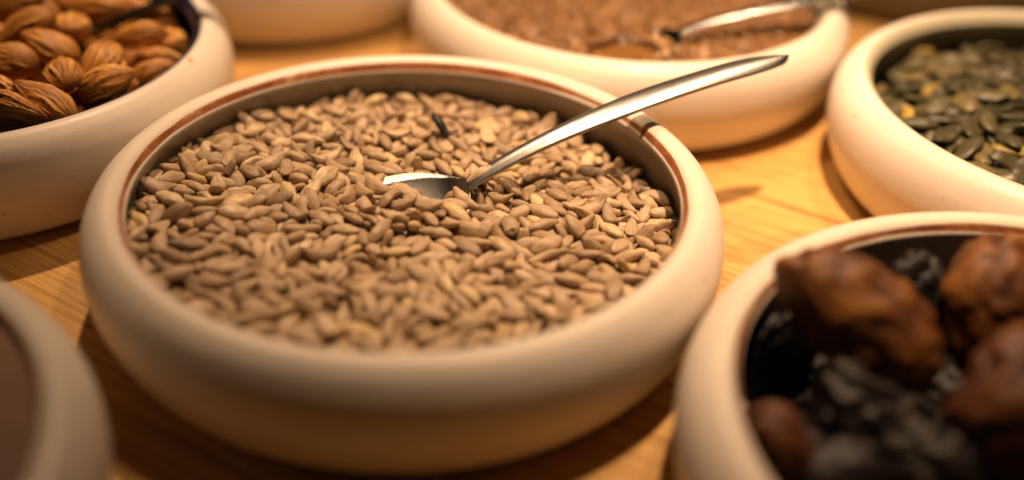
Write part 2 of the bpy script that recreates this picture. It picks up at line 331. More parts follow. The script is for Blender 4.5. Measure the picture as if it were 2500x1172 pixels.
-106,5024,583,36,-47,-23,77,104,3, -1563,7521,645,50,-13,10,-85,100,1, -2131,5633,684,43,5,43,79,101,6, -596,5071,611,24,-75,58,-21,115,2, 359,6492,552,85,4,-2,53,108,4,
671,6691,565,80,47,0,-38,105,2, -2447,6303,696,4,75,-65,-12,114,11, 1013,5885,564,50,-5,8,86,102,1, -754,5889,654,21,54,76,-28,98,10, 177,6646,573,4,-87,-49,-1,94,0,
-1045,6761,615,12,21,94,25,99,5, -1579,5365,672,69,-67,6,26,87,5, -487,6028,700,2,83,-54,14,91,0, -966,7243,655,41,7,-13,-90,104,4, -848,4599,635,62,-45,30,-57,109,1,
-1196,7328,611,18,-58,78,14,106,0, -520,7667,632,64,5,0,-77,98,2, -670,5025,616,31,-73,57,-23,99,1, -2042,7095,668,79,-36,27,-43,112,2, 327,6963,575,20,31,83,42,100,3,
918,6855,515,1,87,-48,11,91,0, 573,5997,566,22,13,-89,-37,115,3, -1146,6580,595,38,28,35,-81,113,6, -768,6802,606,50,33,41,-69,93,6, -878,6822,614,92,2,-7,-38,87,9,
-2062,5685,657,13,23,-25,-93,85,11, -1329,7245,639,73,-60,32,-5,90,0, -1212,6108,603,75,39,50,-17,114,10, -1561,5855,641,22,-90,11,35,84,6, -95,7060,623,30,-91,27,-5,101,11,
-1987,6322,669,33,-92,15,-15,93,1, -1921,5212,651,4,74,64,-19,95,7, 770,7013,522,47,55,7,-69,90,10, 725,6809,526,29,46,-83,9,111,7, -1576,7180,642,34,-12,89,29,88,4,
-299,5575,621,25,-44,-30,81,110,2, -1706,6749,693,68,-9,-16,71,102,0, 797,6719,526,83,-18,2,53,81,9, 53,6330,604,94,-28,3,-18,88,2, -863,6026,686,11,44,-88,13,103,2,
-1029,7079,637,32,-60,-61,41,111,11, -76,6316,569,30,80,-52,-1,94,0, -559,7319,624,7,75,-41,-51,107,2, 813,6311,558,41,79,-43,-17,83,1, -1243,5632,629,10,-59,80,7,89,6,
241,5113,611,100,-7,2,0,97,6, -284,6511,592,82,-18,10,-54,115,6, 263,5623,571,19,-90,-38,-11,81,2, -48,4951,567,84,-9,-18,50,90,1, -709,7522,632,73,22,-38,53,83,9,
-1419,7162,666,16,-63,-76,-5,95,1, -2061,5101,650,8,-39,91,-9,110,3, 439,6958,537,93,-7,28,-24,104,2, -1114,5385,612,84,24,23,-42,97,0, -1370,7373,634,89,7,5,44,96,4,
-252,4750,626,92,-20,-18,-29,87,1, 40,6723,548,99,3,-8,-12,98,5, -1188,6054,624,39,-18,-70,-57,111,11, 371,7295,557,82,18,26,47,91,0, -2199,6499,637,14,-57,62,51,99,6,
-89,5173,591,10,91,-41,0,106,2, 125,6066,564,21,89,-21,-35,114,0, -2187,6697,675,81,3,27,-52,107,4, -1803,5545,631,43,-46,61,48,102,10, -1474,4648,678,8,15,-98,-13,115,3,
-1074,4696,627,96,-11,1,26,98,3, -1278,7346,634,6,56,25,-79,99,2, 970,6299,516,2,-8,6,100,111,1, 355,6903,514,74,0,7,67,101,1, -475,5272,596,11,29,72,62,96,0,
-864,7584,639,94,24,-18,15,84,1, -1461,7393,631,21,-92,-30,16,107,2, -1121,7406,626,59,-18,78,2,91,5, -96,7531,613,46,6,18,87,95,5, -1152,7031,607,17,64,-5,-75,96,10,
-718,6755,608,52,35,56,-55,91,10, -1423,5852,655,30,-33,39,-81,83,7, -98,6155,607,37,-17,-4,91,107,0, 134,4808,609,7,42,-41,81,96,3, -2315,5473,682,12,-8,-51,85,96,11,
910,5760,565,16,-36,-63,67,83,8, -1884,5336,668,79,-31,4,-53,86,11, -1052,7423,619,62,-54,57,1,106,10, -251,6607,628,52,-3,-3,85,110,9, -1327,5745,633,19,-17,15,95,99,6,
-1045,7296,643,74,-12,25,-60,90,11, -636,7759,610,5,-86,51,-3,88,7, -2259,6565,675,24,-86,26,36,102,0, 171,7176,613,21,-92,31,13,103,1, -495,6911,559,37,-52,-6,77,108,9,
-367,4963,585,59,-27,71,27,82,10, -410,6956,624,71,-21,1,-67,90,1, -803,7533,619,69,65,24,20,101,5, -2095,5292,638,30,-90,-12,29,98,7, -1233,7256,633,6,12,96,26,88,5,
-955,7666,627,24,-76,-49,36,91,7, -381,7459,612,10,28,94,15,93,1, -1334,7077,624,27,29,50,-77,90,9, 210,6892,542,12,-41,20,88,111,10, -2039,6966,659,34,-4,-19,92,110,2,
-437,7304,616,31,77,-33,-45,108,0, -297,6930,609,10,-39,-91,3,105,0, 940,5706,508,94,-7,4,-34,108,1, -1056,5205,631,78,-37,42,-28,88,11, -2002,5447,663,6,92,38,3,102,3,
-2419,5938,697,64,-6,38,67,89,11, 456,6812,545,79,-7,-24,-56,107,3, -2095,5753,619,8,21,6,97,86,1, 56,6811,577,0,-30,80,52,87,9, -710,6087,725,11,-93,-18,-31,91,0,
768,6043,530,68,71,2,-18,88,0, -413,6735,611,8,-40,-91,0,85,2, -2144,6874,696,19,-4,97,14,91,6, -1277,5876,635,4,69,51,-52,93,7, -1318,5187,654,24,50,74,39,97,0,
-1556,6011,666,88,43,-3,21,103,8, 173,6141,584,25,7,16,95,103,1, -1039,5426,612,84,37,-4,-39,91,3, -1800,7346,629,18,-17,-96,11,101,5, 494,5720,544,88,-9,20,42,102,2,
525,7297,531,60,-10,-22,-76,107,1, -2320,5987,643,16,3,-98,-9,99,7, 686,7048,512,6,-33,93,13,83,2, -2081,6415,671,17,-8,-9,-98,94,6, 813,6972,519,24,-2,83,-50,93,11,
-688,6974,633,19,50,-82,-22,94,5, 1010,5681,557,15,-95,-3,28,97,2, -2020,6102,668,50,78,-30,-25,115,4, -223,5205,600,39,11,15,90,102,1, -937,6172,698,18,94,-24,13,85,0,
-1747,7027,662,47,-4,-64,61,99,2, -1464,6533,663,4,-78,-50,37,84,0, -197,7144,577,18,18,13,96,105,1, -960,6317,714,49,16,-3,-85,110,3, -1263,6931,592,70,-30,-10,64,104,3,
-1711,7409,623,32,-38,85,15,105,6, -1930,6117,665,36,-56,72,-20,94,2, 1003,6624,535,41,-15,-50,75,99,9, -1964,5160,621,74,1,-8,-67,97,11, -227,6348,569,25,68,-11,-68,86,10,
-1130,7158,606,54,-10,21,81,115,0, -1172,5184,633,34,2,-68,-65,95,5, -104,6555,569,49,48,65,34,103,2, -940,5904,670,58,8,26,77,85,4, -1619,4695,689,14,25,-94,-18,102,3,
-1760,6478,662,46,17,-78,38,86,1, -1479,6341,651,27,38,87,-14,89,6, -1566,7646,623,69,65,-1,32,88,5, -883,7323,644,15,9,98,5,85,4, -444,7405,568,60,-25,72,25,116,10,
298,6866,565,85,11,-41,-30,90,0, -1694,5504,638,67,-50,43,-34,84,7, -2192,6942,663,96,11,-5,27,104,5, 578,7172,519,50,-13,0,86,113,1, -940,6659,636,97,-22,5,-13,109,1,
-1913,7124,665,27,9,-89,-34,108,1, 871,6706,531,53,48,61,36,103,5, -390,7835,590,99,10,5,-5,107,9, -679,5592,595,23,64,74,0,81,1, -1256,7136,637,57,-43,-48,51,85,3,
280,5782,556,28,90,-16,29,115,5, -195,6804,611,83,-52,14,-13,106,11, -544,4695,594,50,-36,-31,73,108,1, -169,4701,621,47,57,60,29,103,4, 298,7159,567,92,0,14,-37,84,0,
-1275,5000,630,11,41,90,0,98,0, -2147,5376,678,6,-27,-90,35,92,8, -50,6770,582,13,22,94,-24,91,4, -832,7128,618,3,-42,-69,59,92,9, -1078,5549,585,65,-37,51,-42,113,8,
-975,7536,626,91,10,25,-32,101,2, 737,6280,535,22,89,-35,18,104,7, -56,7336,614,1,5,-89,-46,81,5, -303,7043,620,58,5,35,73,93,8, -159,6334,553,8,80,-29,-51,84,6,
320,5504,559,1,18,-17,97,98,3, -979,5175,618,48,5,43,76,85,2, -160,6660,555,69,-8,38,60,86,6, -1544,5180,641,14,-94,-23,18,113,0, -408,7632,617,8,-93,-35,2,95,3,
946,5848,515,2,-98,-6,17,114,2, 387,6339,538,85,-32,7,-40,94,0, 663,5722,533,11,89,43,-11,94,7, -519,4911,578,22,-46,75,-43,108,5, -91,7623,571,0,35,78,-52,105,6,
423,5926,546,74,-50,-20,41,89,11, -1245,6545,626,22,6,-2,97,102,1, -241,4997,602,4,31,82,48,111,9, -598,7178,618,6,-87,-46,14,92,2, -246,7689,576,41,86,23,20,85,0,
-45,6450,547,71,10,-6,69,104,2, 817,5574,503,3,-91,40,-13,104,0, -2261,5385,632,0,99,-9,-8,93,6, -1859,7239,634,31,-86,-39,9,84,2, -1115,7246,623,86,1,-24,-45,90,8,
-2456,6196,646,67,-19,1,-71,104,4, -300,7578,578,87,-18,32,33,98,9, -623,6146,706,94,-32,7,-12,112,3, -1467,6725,614,2,-27,81,-52,81,8, -973,5033,601,65,36,-27,-61,87,6,
-1233,6231,612,69,55,-36,-29,101,5, -2387,6585,677,9,74,-58,33,88,6, -998,7765,603,70,-4,-18,69,115,2, 1031,6122,546,74,-34,23,52,84,1, -659,7288,601,40,24,89,0,111,2,
-833,4733,624,32,90,-24,-19,82,2, -1434,6978,627,29,-96,-1,-3,82,0, -248,7492,620,13,0,96,-25,115,8, 623,6844,520,6,27,-8,-96,87,9, -1270,7702,613,65,-39,-40,52,108,11,
-894,4719,583,77,-9,19,-61,103,3, 555,6750,557,14,-53,-74,39,90,1, 597,6168,518,60,14,-25,75,112,3, 308,5690,547,4,-7,24,-97,99,1, 739,5922,546,76,35,-24,-50,115,1,
-1812,5979,676,95,16,23,9,95,5, -1677,5380,636,31,-43,67,-53,111,11, 683,5311,550,13,14,-97,12,100,2, -1478,5900,624,51,-15,5,-84,99,5, -222,6526,526,46,-83,17,-25,108,8,
222,5336,570,47,-86,-20,7,98,9, 535,5122,538,32,91,-11,-24,116,4, -910,5001,573,34,-59,-66,31,92,11, 701,6362,552,32,94,5,-5,98,6, -2298,6649,687,91,33,4,-26,89,5,
-635,6796,608,9,-97,22,2,81,3, -1566,6918,646,96,-25,-6,6,103,2, -378,6907,575,93,-4,15,32,109,3, -536,7487,628,96,-10,5,26,89,7, -226,6620,557,7,-40,-88,26,100,3,
-2059,6276,638,99,0,9,-14,93,2, 424,7244,514,2,-62,77,-10,108,0, -397,6283,688,91,30,-25,-15,86,11, 105,7379,609,40,70,52,30,82,2, -435,4586,630,16,-49,-84,17,92,11,
-100,7375,568,55,29,57,-53,98,10, -988,7347,622,92,-6,-32,23,92,1, -1811,5386,646,30,1,-15,94,112,5, -1970,6773,677,25,8,27,-93,88,9, -2264,6727,650,52,17,7,83,114,0,
-2201,6818,655,88,0,18,-45,116,11, 56,7708,576,28,15,77,55,116,7, -767,4779,583,75,51,0,43,93,5, -1202,4972,578,95,-31,1,5,106,3, -550,6025,625,51,19,-31,-78,114,5,
25,5994,580,9,-7,99,-6,93,2, -891,7035,619,21,-75,-63,0,90,8, -1460,5115,650,12,69,-71,3,90,8, -890,6732,611,84,44,-16,-26,101,3, 1069,6399,532,32,-70,62,-17,94,6,
-26,7533,551,71,-63,7,-31,104,11, -1847,6891,632,35,23,2,91,92,9, -1522,5060,645,88,14,-30,-34,95,8, -1326,5879,590,13,84,-51,-15,100,7, 682,6958,515,35,-13,7,-93,86,0,
-1679,6458,663,60,-12,3,-79,81,11, -1946,6865,672,31,-43,-85,-7,111,6, 880,5635,503,14,24,94,-18,84,0, -1825,7077,651,38,-73,-49,28,115,0, -163,5461,576,1,-9,95,31,85,3,
312,5079,557,57,-25,3,78,86,10, -1336,4829,618,74,-53,-32,26,88,3, -648,7388,596,37,7,81,-44,106,0, -655,5900,577,7,67,72,-18,94,0, 221,6456,564,55,-79,21,18,101,2,
749,5462,494,58,-15,18,-78,81,9, 804,6144,518,11,-88,-40,-22,107,5, -1833,5244,659,32,57,72,22,96,0, -1809,7451,636,19,18,-83,-49,111,6, -2219,6323,654,3,-13,-84,53,87,8,
-753,4948,598,16,2,-16,97,93,9, -2062,5512,658,14,81,54,-15,98,2, 289,6226,578,4,53,84,-8,95,4, 486,7162,543,33,66,67,7,89,2, -1379,7551,627,78,-20,-22,56,94,11,
-710,7400,647,8,-46,59,-66,115,8, -619,5690,592,22,-6,0,97,109,0, -792,7376,618,94,-4,21,-25,89,1, 435,6450,557,38,-22,46,-77,92,2, -324,5703,562,57,77,-19,-24,88,6,
695,6191,526,22,10,96,-14,100,6, -165,5847,569,25,14,34,89,111,5, -1404,6548,618,43,51,53,52,88,0, -1127,5128,607,17,76,58,-22,92,3, -230,5978,590,79,14,23,-55,95,3,
-1815,5093,656,98,16,7,-3,86,4, -900,5787,626,90,5,-1,-44,88,1, -239,7051,605,38,-45,-55,58,81,5, -1495,6864,609,12,-10,97,16,90,7, -1149,5729,626,18,33,-65,-65,84,2,
-1726,5621,618,75,51,41,-7,95,10, -1572,7259,658,93,-19,30,6,103,8, -504,7224,602,34,6,90,-28,83,3, -775,7460,614,71,6,69,13,87,6, -415,4998,557,87,-11,3,-48,91,6,
-1334,6456,625,73,-10,32,-59,99,7, -1457,7172,612,28,-81,45,25,91,10, -1363,6898,600,54,-74,-6,41,82,1, -1015,7644,625,13,86,-41,-27,81,0, -870,6118,642,68,-55,35,34,85,0,
-1339,6287,601,72,14,19,65,102,2, -788,7767,589,39,49,66,42,106,2, -1978,5581,665,15,2,53,83,100,0, -816,7650,624,28,10,3,95,112,8, 1039,6071,509,92,-26,3,29,100,0,
-318,7720,584,21,-79,57,-10,81,7, -1352,5090,634,75,17,-26,-58,82,4, -517,7774,586,10,-73,-67,-4,112,0, -464,5942,583,95,0,-17,-27,106,5, -1612,7030,645,5,51,-84,-15,112,0,
-594,6844,593,0,72,-70,-3,95,10, 454,5815,537,8,-69,68,25,92,6, 847,5922,513,44,88,15,8,109,9, -187,7420,619,55,-84,0,3,90,1, -1238,5537,593,43,-90,0,-4,109,1,
-2445,5897,655,14,-90,41,6,82,2, -1377,6735,569,56,-1,-47,-68,114,5, -1617,6534,620,93,-19,-20,23,115,11, -645,6064,662,1,24,-84,49,98,1, -854,5904,672,65,62,-41,-18,101,6,
-1308,7550,623,15,-68,-64,31,81,2, -1696,6820,652,94,18,-1,29,83,3, -1078,7546,633,17,-82,55,3,83,0, 356,5570,563,82,-50,0,-28,82,6, 283,7291,559,4,-66,-74,-9,100,2,
-1789,6695,676,55,72,-41,-6,88,2, 1095,5958,510,35,59,-64,-34,96,6, -2303,5892,643,99,12,10,-2,97,5, 35,7529,524,42,-4,90,11,88,10, -754,6134,661,60,-78,15,10,109,1,
414,5341,508,17,-70,-55,43,93,1, -1673,6638,632,59,-34,-36,64,110,11, -1092,7687,597,70,7,10,70,113,1, -1074,6508,632,41,-90,14,-10,101,11, -1724,4873,637,98,12,12,10,95,2,
-1659,7303,618,56,-19,4,-81,101,9, -2186,5332,637,51,-9,-30,80,81,6, 12,7177,585,1,-2,80,-60,111,9, -1091,7314,602,64,-64,37,-21,88,8, -319,7364,582,20,-63,-60,45,86,6,
-553,5854,590,83,-39,17,-35,86,2, -314,6754,593,67,-25,-25,65,116,0, -1595,5010,614,0,-55,-83,-4,106,0, -1011,6075,706,58,6,14,80,85,11, -1978,5740,621,1,53,74,41,103,2,
-1744,5453,650,1,-91,35,-21,91,0, 825,6241,510,18,-14,8,97,108,11, -233,5664,553,28,81,31,-40,104,10, 555,6925,520,44,-4,8,-89,108,6, -2272,5266,660,22,-43,-66,57,110,2,
-2355,6718,650,47,-50,69,-25,90,11, -2122,6105,644,10,97,-19,-10,81,7, -1180,5225,557,72,-6,-30,63,107,11, -448,5012,605,43,4,-12,-90,84,4, -1556,4821,627,96,11,3,-27,98,3,
-471,7154,574,9,14,8,-98,109,9, -35,6554,514,17,-20,-25,93,116,0, -896,7248,605,35,11,79,49,109,5, -1050,4996,600,31,0,-10,95,97,3, 110,5635,546,61,64,-34,-31,80,5,
257,6808,519,92,-17,-14,-32,103,1, 706,6093,507,46,26,38,-76,87,4, -875,6921,568,3,-43,-89,15,116,1, 787,7083,517,18,39,85,30,83,1, -136,4898,568,66,11,-4,-74,85,2,
-1233,5275,616,19,19,88,39,92,2, -1483,5764,616,27,94,20,2,115,5, -1933,7016,641,3,-62,-78,7,105,6, -589,7044,554,34,71,3,-61,113,6, -409,5688,567,24,27,90,25,85,5,
-855,6197,672,49,22,51,-67,106,0, 367,5235,564,38,-33,-73,46,113,8, -897,5677,580,69,10,-13,-70,100,1, 119,7519,539,9,86,37,34,98,5, -1470,6261,611,84,-8,-12,52,109,0,
-1086,4926,587,33,87,30,-21,100,0, 574,5695,527,16,-81,-48,28,88,11, 504,6045,548,26,-93,-17,-19,91,2, -473,7047,569,39,82,-41,-8,108,9, 288,7072,559,22,-90,12,-36,97,3,
-825,5683,563,57,19,80,7,93,10, 236,5994,580,14,46,87,11,87,1, 639,5647,509,1,-3,94,-34,114,6, -702,5957,620,12,95,23,-15,81,2, -1348,5378,619,30,92,-23,9,108,5,
-1071,6863,593,10,35,93,2,89,2, -929,4479,699,2,-97,-25,-7,109,4, -1038,6124,665,26,-78,-51,26,82,11, -355,7272,599,17,81,-55,-1,89,8, -1411,6418,633,23,-38,-75,48,91,3,
-475,4731,577,6,87,-48,-11,90,2, -332,6028,646,95,-4,10,-30,110,11, -965,7166,602,79,5,-10,-61,114,1, -1127,5652,548,44,34,-8,-83,115,0, -152,5739,555,12,97,16,-14,95,3,
252,7601,577,39,5,79,47,111,4, -781,7251,590,18,-36,71,-57,86,1, -2284,5467,626,2,-98,-18,7,81,11, 763,5983,485,94,-18,-14,-26,87,9, -604,7618,579,1,78,62,13,112,1,
-339,5002,570,38,-28,-58,66,100,11, -1873,6416,629,47,-7,67,-57,87,3, -338,6001,564,95,28,10,-8,107,1, 449,5418,526,81,13,-4,-56,94,5, -1298,5994,614,4,25,97,3,108,5,
-152,7699,569,50,-75,-36,24,103,11, 75,5043,554,21,-30,-91,17,103,1, -1461,7599,618,62,52,-25,-53,102,1, 883,6489,517,3,27,-95,-19,105,11, -2299,5537,649,8,99,11,4,94,4,
623,6125,560,17,-2,36,-92,82,0, -681,5207,620,84,11,-10,51,90,0, -1757,4966,632,98,8,-5,-16,108,0, -971,5606,596,21,13,97,2,90,11, -1739,6568,632,81,19,-12,54,83,2,
-1742,6926,621,13,94,-30,-2,106,0, -2339,6219,658,27,9,81,-51,86,2, -2131,5966,651,80,-28,-34,40,109,1, -774,7061,586,14,-1,95,-26,99,6, -1738,5219,655,59,0,2,81,104,5,
-2265,6272,633,15,6,50,85,104,5, -741,5327,603,16,70,-69,-6,112,0, -2178,5453,633,1,68,72,15,97,1, -240,4759,571,31,-1,-13,-94,86,10, -481,5205,589,79,-60,4,-15,90,2,
-1008,4688,578,90,-14,5,40,90,1, 775,6360,498,92,16,-4,-35,89,6, 515,5888,505,21,-53,-65,50,114,0, 288,6531,521,8,-96,11,26,115,10, -222,6725,585,87,5,-30,-38,112,1,
-1965,7259,645,7,51,82,23,80,0, -50,5099,539,37,6,18,91,105,5, 573,5566,539,45,80,-14,-37,84,6, 382,7412,538,40,16,-74,-51,103,3, -1284,7028,596,40,74,45,-31,82,10,
999,5996,491,33,40,69,-51,84,10, 793,5741,502,85,17,-20,46,91,4, 330,6084,554,78,-47,37,-14,102,8, -1919,7365,635,19,56,-79,-18,92,11, -1513,6264,668,54,-16,-38,74,85,3,
-1078,7050,579,41,-3,11,91,113,0, -365,5526,590,8,63,69,34,110,8, -23,7432,584,1,-90,39,-18,94,2, 66,6250,567,15,1,98,12,107,5, 91,5180,575,9,12,4,-99,116,4,
-887,5115,611,62,71,-26,19,107,11, -1140,4607,587,17,-38,51,75,99,10, -1967,5872,651,4,-99,-14,9,89,7, -788,5049,612,36,12,-25,-89,114,8, -1906,5944,667,29,1,-12,95,81,3,
-681,6345,630,32,50,77,-22,93,10, -811,5982,633,5,64,77,0,93,3, -1816,5768,601,19,-7,-49,85,114,0, -752,5864,553,52,-12,32,-78,94,6, -1155,7606,577,22,70,-9,-68,83,10,
-25,6630,550,3,16,99,-4,81,0, 369,6762,521,49,4,-45,-75,82,2, -18,4713,593,30,17,45,82,97,5, -92,4809,575,13,-82,-56,0,86,5, -739,6254,645,13,-97,4,19,104,11,
-1187,5888,593,23,-36,71,-56,100,0, 373,6141,550,61,46,-64,-9,97,3, -576,5950,542,3,56,83,3,95,1, 89,6421,522,77,3,25,-58,89,11, 176,6757,537,17,89,-40,-13,98,0,
-685,6892,583,57,-72,-32,23,109,5, 293,6340,564,68,62,-29,-25,112,2, 734,6485,519,14,95,26,-4,113,5, 672,5878,540,78,43,-21,-40,89,1, -530,7439,570,71,53,33,33,103,2,
93,7027,515,11,-90,41,4,115,5, -2148,5832,624,34,5,-10,-93,85,2, -261,6210,570,90,-40,9,12,94,2, -1702,6235,651,30,91,26,7,81,7, -38,6908,626,1,23,-97,-5,107,7,
-2122,6206,608,90,13,10,-41,90,5, 490,6253,539,36,-84,-31,25,81,11, -452,5959,510,13,-6,49,86,97,5, -768,6951,591,66,-22,8,71,105,0, -879,5854,578,14,-86,49,-4,109,3,
-667,7168,582,80,-17,18,54,90,0, -1707,7559,613,74,56,13,35,82,8, -439,5322,574,41,8,-3,91,83,3, -278,5540,564,9,32,94,4,87,4, -1500,7517,603,52,-43,-20,71,85,6,
-2264,6393,620,34,2,-5,-94,91,0, -1373,4957,622,44,16,-12,87,115,0, -1658,5282,644,78,22,18,56,92,11, -807,4690,569,36,-25,5,90,96,10, -949,4838,568,55,5,-14,-82,102,8,
-335,7473,553,80,1,17,-58,95,1, 605,6284,531,16,-43,-88,7,94,8, 80,6343,552,25,-47,84,-7,86,5, -1977,6545,661,16,60,77,13,88,5, -991,5728,534,89,0,3,46,108,9,
-112,5546,543,59,58,-40,-40,89,3, -1878,5734,631,32,8,72,61,81,5, -1070,5239,572,91,-10,2,-41,95,3, -1105,6683,580,96,9,25,10,95,4, -698,4846,573,90,41,-12,10,93,5,
1010,5927,502,21,12,15,96,90,3, -781,5700,525,84,15,-38,-36,112,3, -387,5133,562,56,32,-48,-59,105,6, 170,5124,560,95,-21,3,23,93,11, 126,7392,529,53,-17,83,4,95,10,
450,6454,490,70,7,9,71,97,2, -2077,5200,644,3,91,30,-30,94,2, 666,5575,492,95,-26,-3,-15,96,3, 19,6381,536,65,40,41,50,83,5, -1184,7060,568,77,32,52,20,87,7,
-1314,7152,602,3,88,-43,-19,106,5, -1714,5944,643,75,-6,-13,65,115,11, -968,6900,601,19,-63,74,-14,95,3, -23,5530,572,13,16,-98,-7,81,3, -2004,6190,612,51,85,-3,-10,104,7,
-2070,6831,645,94,14,8,29,110,11, -1886,5639,614,53,7,-5,85,91,4, -1591,5408,592,66,-2,-27,70,106,1, 761,6574,512,44,10,-9,-89,113,10, -1304,5216,603,48,-16,-15,85,98,11,
-1048,6438,658,93,32,0,-17,103,2, -128,6035,577,91,-32,3,-27,86,4, -1169,4726,632,80,-59,-5,12,89,2, -235,6054,576,74,51,-1,-43,85,3, 88,5468,550,13,0,-5,99,97,4,
187,5515,572,95,6,17,-24,85,2, -1043,7138,564,83,-31,8,-45,107,8, -60,5299,516,85,-27,14,-44,106,9, 136,4911,548,3,18,98,-9,105,6, -1458,5286,633,54,-83,3,11,106,8,
490,5516,527,43,-58,64,-27,90,11, 50,6134,545,6,83,54,-11,93,3, -834,5589,540,5,99,-14,3,112,11, -1958,6563,606,52,-2,12,-85,105,10, -2254,5612,624,98,11,5,-15,84,11,
-1472,4697,624,13,-46,-88,-2,90,0, -613,7809,574,4,-84,54,-10,84,0, -307,6319,574,35,-4,-36,86,114,2, -52,7066,570,41,-70,56,17,85,10, 89,6020,501,96,10,18,21,112,3,
-907,7067,558,2,36,93,-1,104,3, -736,7844,590,26,-16,-81,49,90,1, -1916,5304,610,8,23,-97,-9,115,8, -779,5157,556,38,58,-65,30,111,7, -124,4677,582,27,68,67,14,89,7,
-2222,6180,624,99,8,6,-14,112,11, -276,7163,540,94,3,21,25,109,1, 500,6398,536,33,-71,-58,24,111,2, -238,4870,574,8,90,41,9,100,0, 57,5298,560,26,-24,-2,94,88,1,
-304,5092,552,13,8,-99,1,89,8, 215,5083,524,13,7,-23,-96,109,8, -1508,7109,619,62,-73,7,-29,96,5, -641,5243,575,2,55,83,9,100,3, -146,7303,573,33,5,-1,94,104,1,
-878,7501,556,76,15,60,19,83,10, 812,5334,543,78,-20,-18,56,87,9, 886,6367,505,16,-93,30,16,96,10, -1272,6590,576,46,3,10,-88,102,4, -84,6891,570,41,-61,-51,44,105,8,
-957,6144,634,79,21,26,51,101,5, 176,7078,553,96,-20,-12,-18,92,4, 654,6541,507,17,-20,96,-8,89,0, -1279,6130,604,48,73,19,45,92,5, 15,7637,541,4,94,-33,-9,89,1,
-1515,6446,601,46,4,7,88,92,3, -1874,5525,626,27,94,-10,-18,84,8, -45,5684,558,71,11,-1,-69,112,5, 262,5213,550,16,8,41,89,91,1, -2407,6497,652,36,22,-53,-73,103,2,
-1696,5649,569,17,75,-63,-5,83,3, -1157,7791,623,7,95,25,17,109,2, -183,6849,547,44,-15,85,24,112,10, -119,6130,546,87,15,-14,-45,82,4, 976,6382,529,30,3,82,-49,82,2,
-1390,5641,598,18,66,70,20,113,0, -897,5173,516,7,41,90,-12,91,10, -1246,7150,559,54,-47,66,-21,86,9, 99,6643,532,84,-15,-2,53,88,1, -1164,6354,633,23,-12,91,-34,85,0,
-233,6459,755,28,-92,-22,-18,102,3, -790,7410,555,47,3,10,88,98,3, 1085,6219,508,54,-19,-17,80,83,2, 969,6170,500,9,-54,-78,30,86,11, -1220,6736,569,2,6,19,-98,98,0,
968,6720,517,92,-7,9,-37,80,1, 892,6599,517,24,-3,10,96,90,6, 354,6250,525,4,-1,-19,-98,102,3, -377,7369,543,88,22,-1,-42,82,7, 141,5796,543,12,-7,98,-12,88,5,
-1645,5824,616,60,-48,-32,56,106,11, -2168,5136,649,16,71,-68,-6,104,6, -225,7252,576,28,-84,45,10,88,3, -896,7810,585,50,2,7,-86,106,5, -863,7370,597,64,20,14,73,103,11,
-311,5777,584,3,-93,35,13,91,0, 555,5896,569,17,97,-14,-6,86,3, 256,6641,550,30,22,-32,-87,86,0, -329,5901,571,10,-50,83,23,105,2, -1278,4789,594,1,86,50,-12,96,6,
-1569,5961,586,62,28,-41,-61,115,4, 7,7354,557,19,89,39,14,107,5, -802,5900,526,19,58,-72,-34,114,1, -1759,5949,580,59,-2,13,-80,107,1, -1361,7146,560,93,-15,32,-8,97,11,
-1704,5255,592,61,-1,-2,-79,111,5, -1056,5153,534,98,14,9,9,87,7, 421,5535,482,97,-13,3,22,86,1, 625,6374,496,3,83,-55,-8,103,1, -553,5139,547,3,-93,26,-25,85,2,
-399,6279,619,31,-4,94,12,108,10, -540,5015,561,27,-40,73,-48,99,2, -2239,5696,636,2,2,-5,-100,108,1, -2123,6891,650,11,-13,98,-12,94,8, -501,7595,572,54,-2,13,-83,105,0,
329,5444,497,89,46,8,0,115,8, -10,6955,566,80,-37,28,-37,112,2, -1272,6063,548,26,9,-27,-92,90,5, -1651,5506,563,25,69,-17,-66,92,10, -936,5554,554,8,98,-17,6,94,0,
-141,6902,507,79,10,19,-57,100,9, -1261,5937,542,16,-25,-95,4,102,0, -1163,5970,525,20,7,12,97,101,11, 266,4836,564,82,20,-26,48,91,9, 122,5558,526,32,21,-86,33,105,11,
472,7427,533,49,35,-6,79,93,2, -1602,5259,598,20,-48,85,-8,95,3, -680,6177,624,66,74,3,-7,93,7, -1072,7222,593,14,46,87,-6,81,8, -907,6042,625,39,12,-91,6,107,7,
891,6008,492,3,-4,95,-30,81,4, 89,6890,502,32,-52,-70,38,107,11, 925,5510,558,64,27,67,27,115,2, -1545,6738,582,95,22,18,9,107,1, 70,7088,600,11,14,65,-74,92,1,
-2356,6418,635,94,10,11,29,114,5, -992,5902,601,80,-16,16,-55,92,1, -157,6087,509,77,0,22,60,82,2, -34,6061,581,7,-27,-3,96,83,6, -1131,5798,577,1,-56,82,13,111,5,
-1198,5022,608,60,1,-16,-78,86,10, -1891,6710,653,66,-5,-14,73,92,1, -2215,6075,632,95,-3,-1,-32,99,9, -1956,6423,645,33,88,34,7,81,4, -156,7029,571,29,-12,-21,93,101,2,
-954,5216,542,51,5,26,-82,93,9, -626,5458,552,72,-9,8,68,105,6, 608,5817,495,41,-64,61,-22,98,3, 57,5598,511,75,-30,47,-36,104,6, -42,5827,512,16,94,-31,3,111,5,
-682,5789,544,77,-8,-13,62,99,5, 354,5809,526,38,-80,33,-32,107,0, -262,6888,547,37,2,-1,-93,111,11, 37,4942,546,23,75,-62,-9,84,11, -207,6146,574,16,-97,13,15,85,7,
-1552,7426,596,67,29,45,52,92,5, -1446,7240,600,63,22,-23,71,104,0, -1028,7524,571,4,63,-76,-18,99,5, -1587,5610,627,84,-5,12,52,96,3, -1675,5679,622,28,-52,-72,37,100,3,
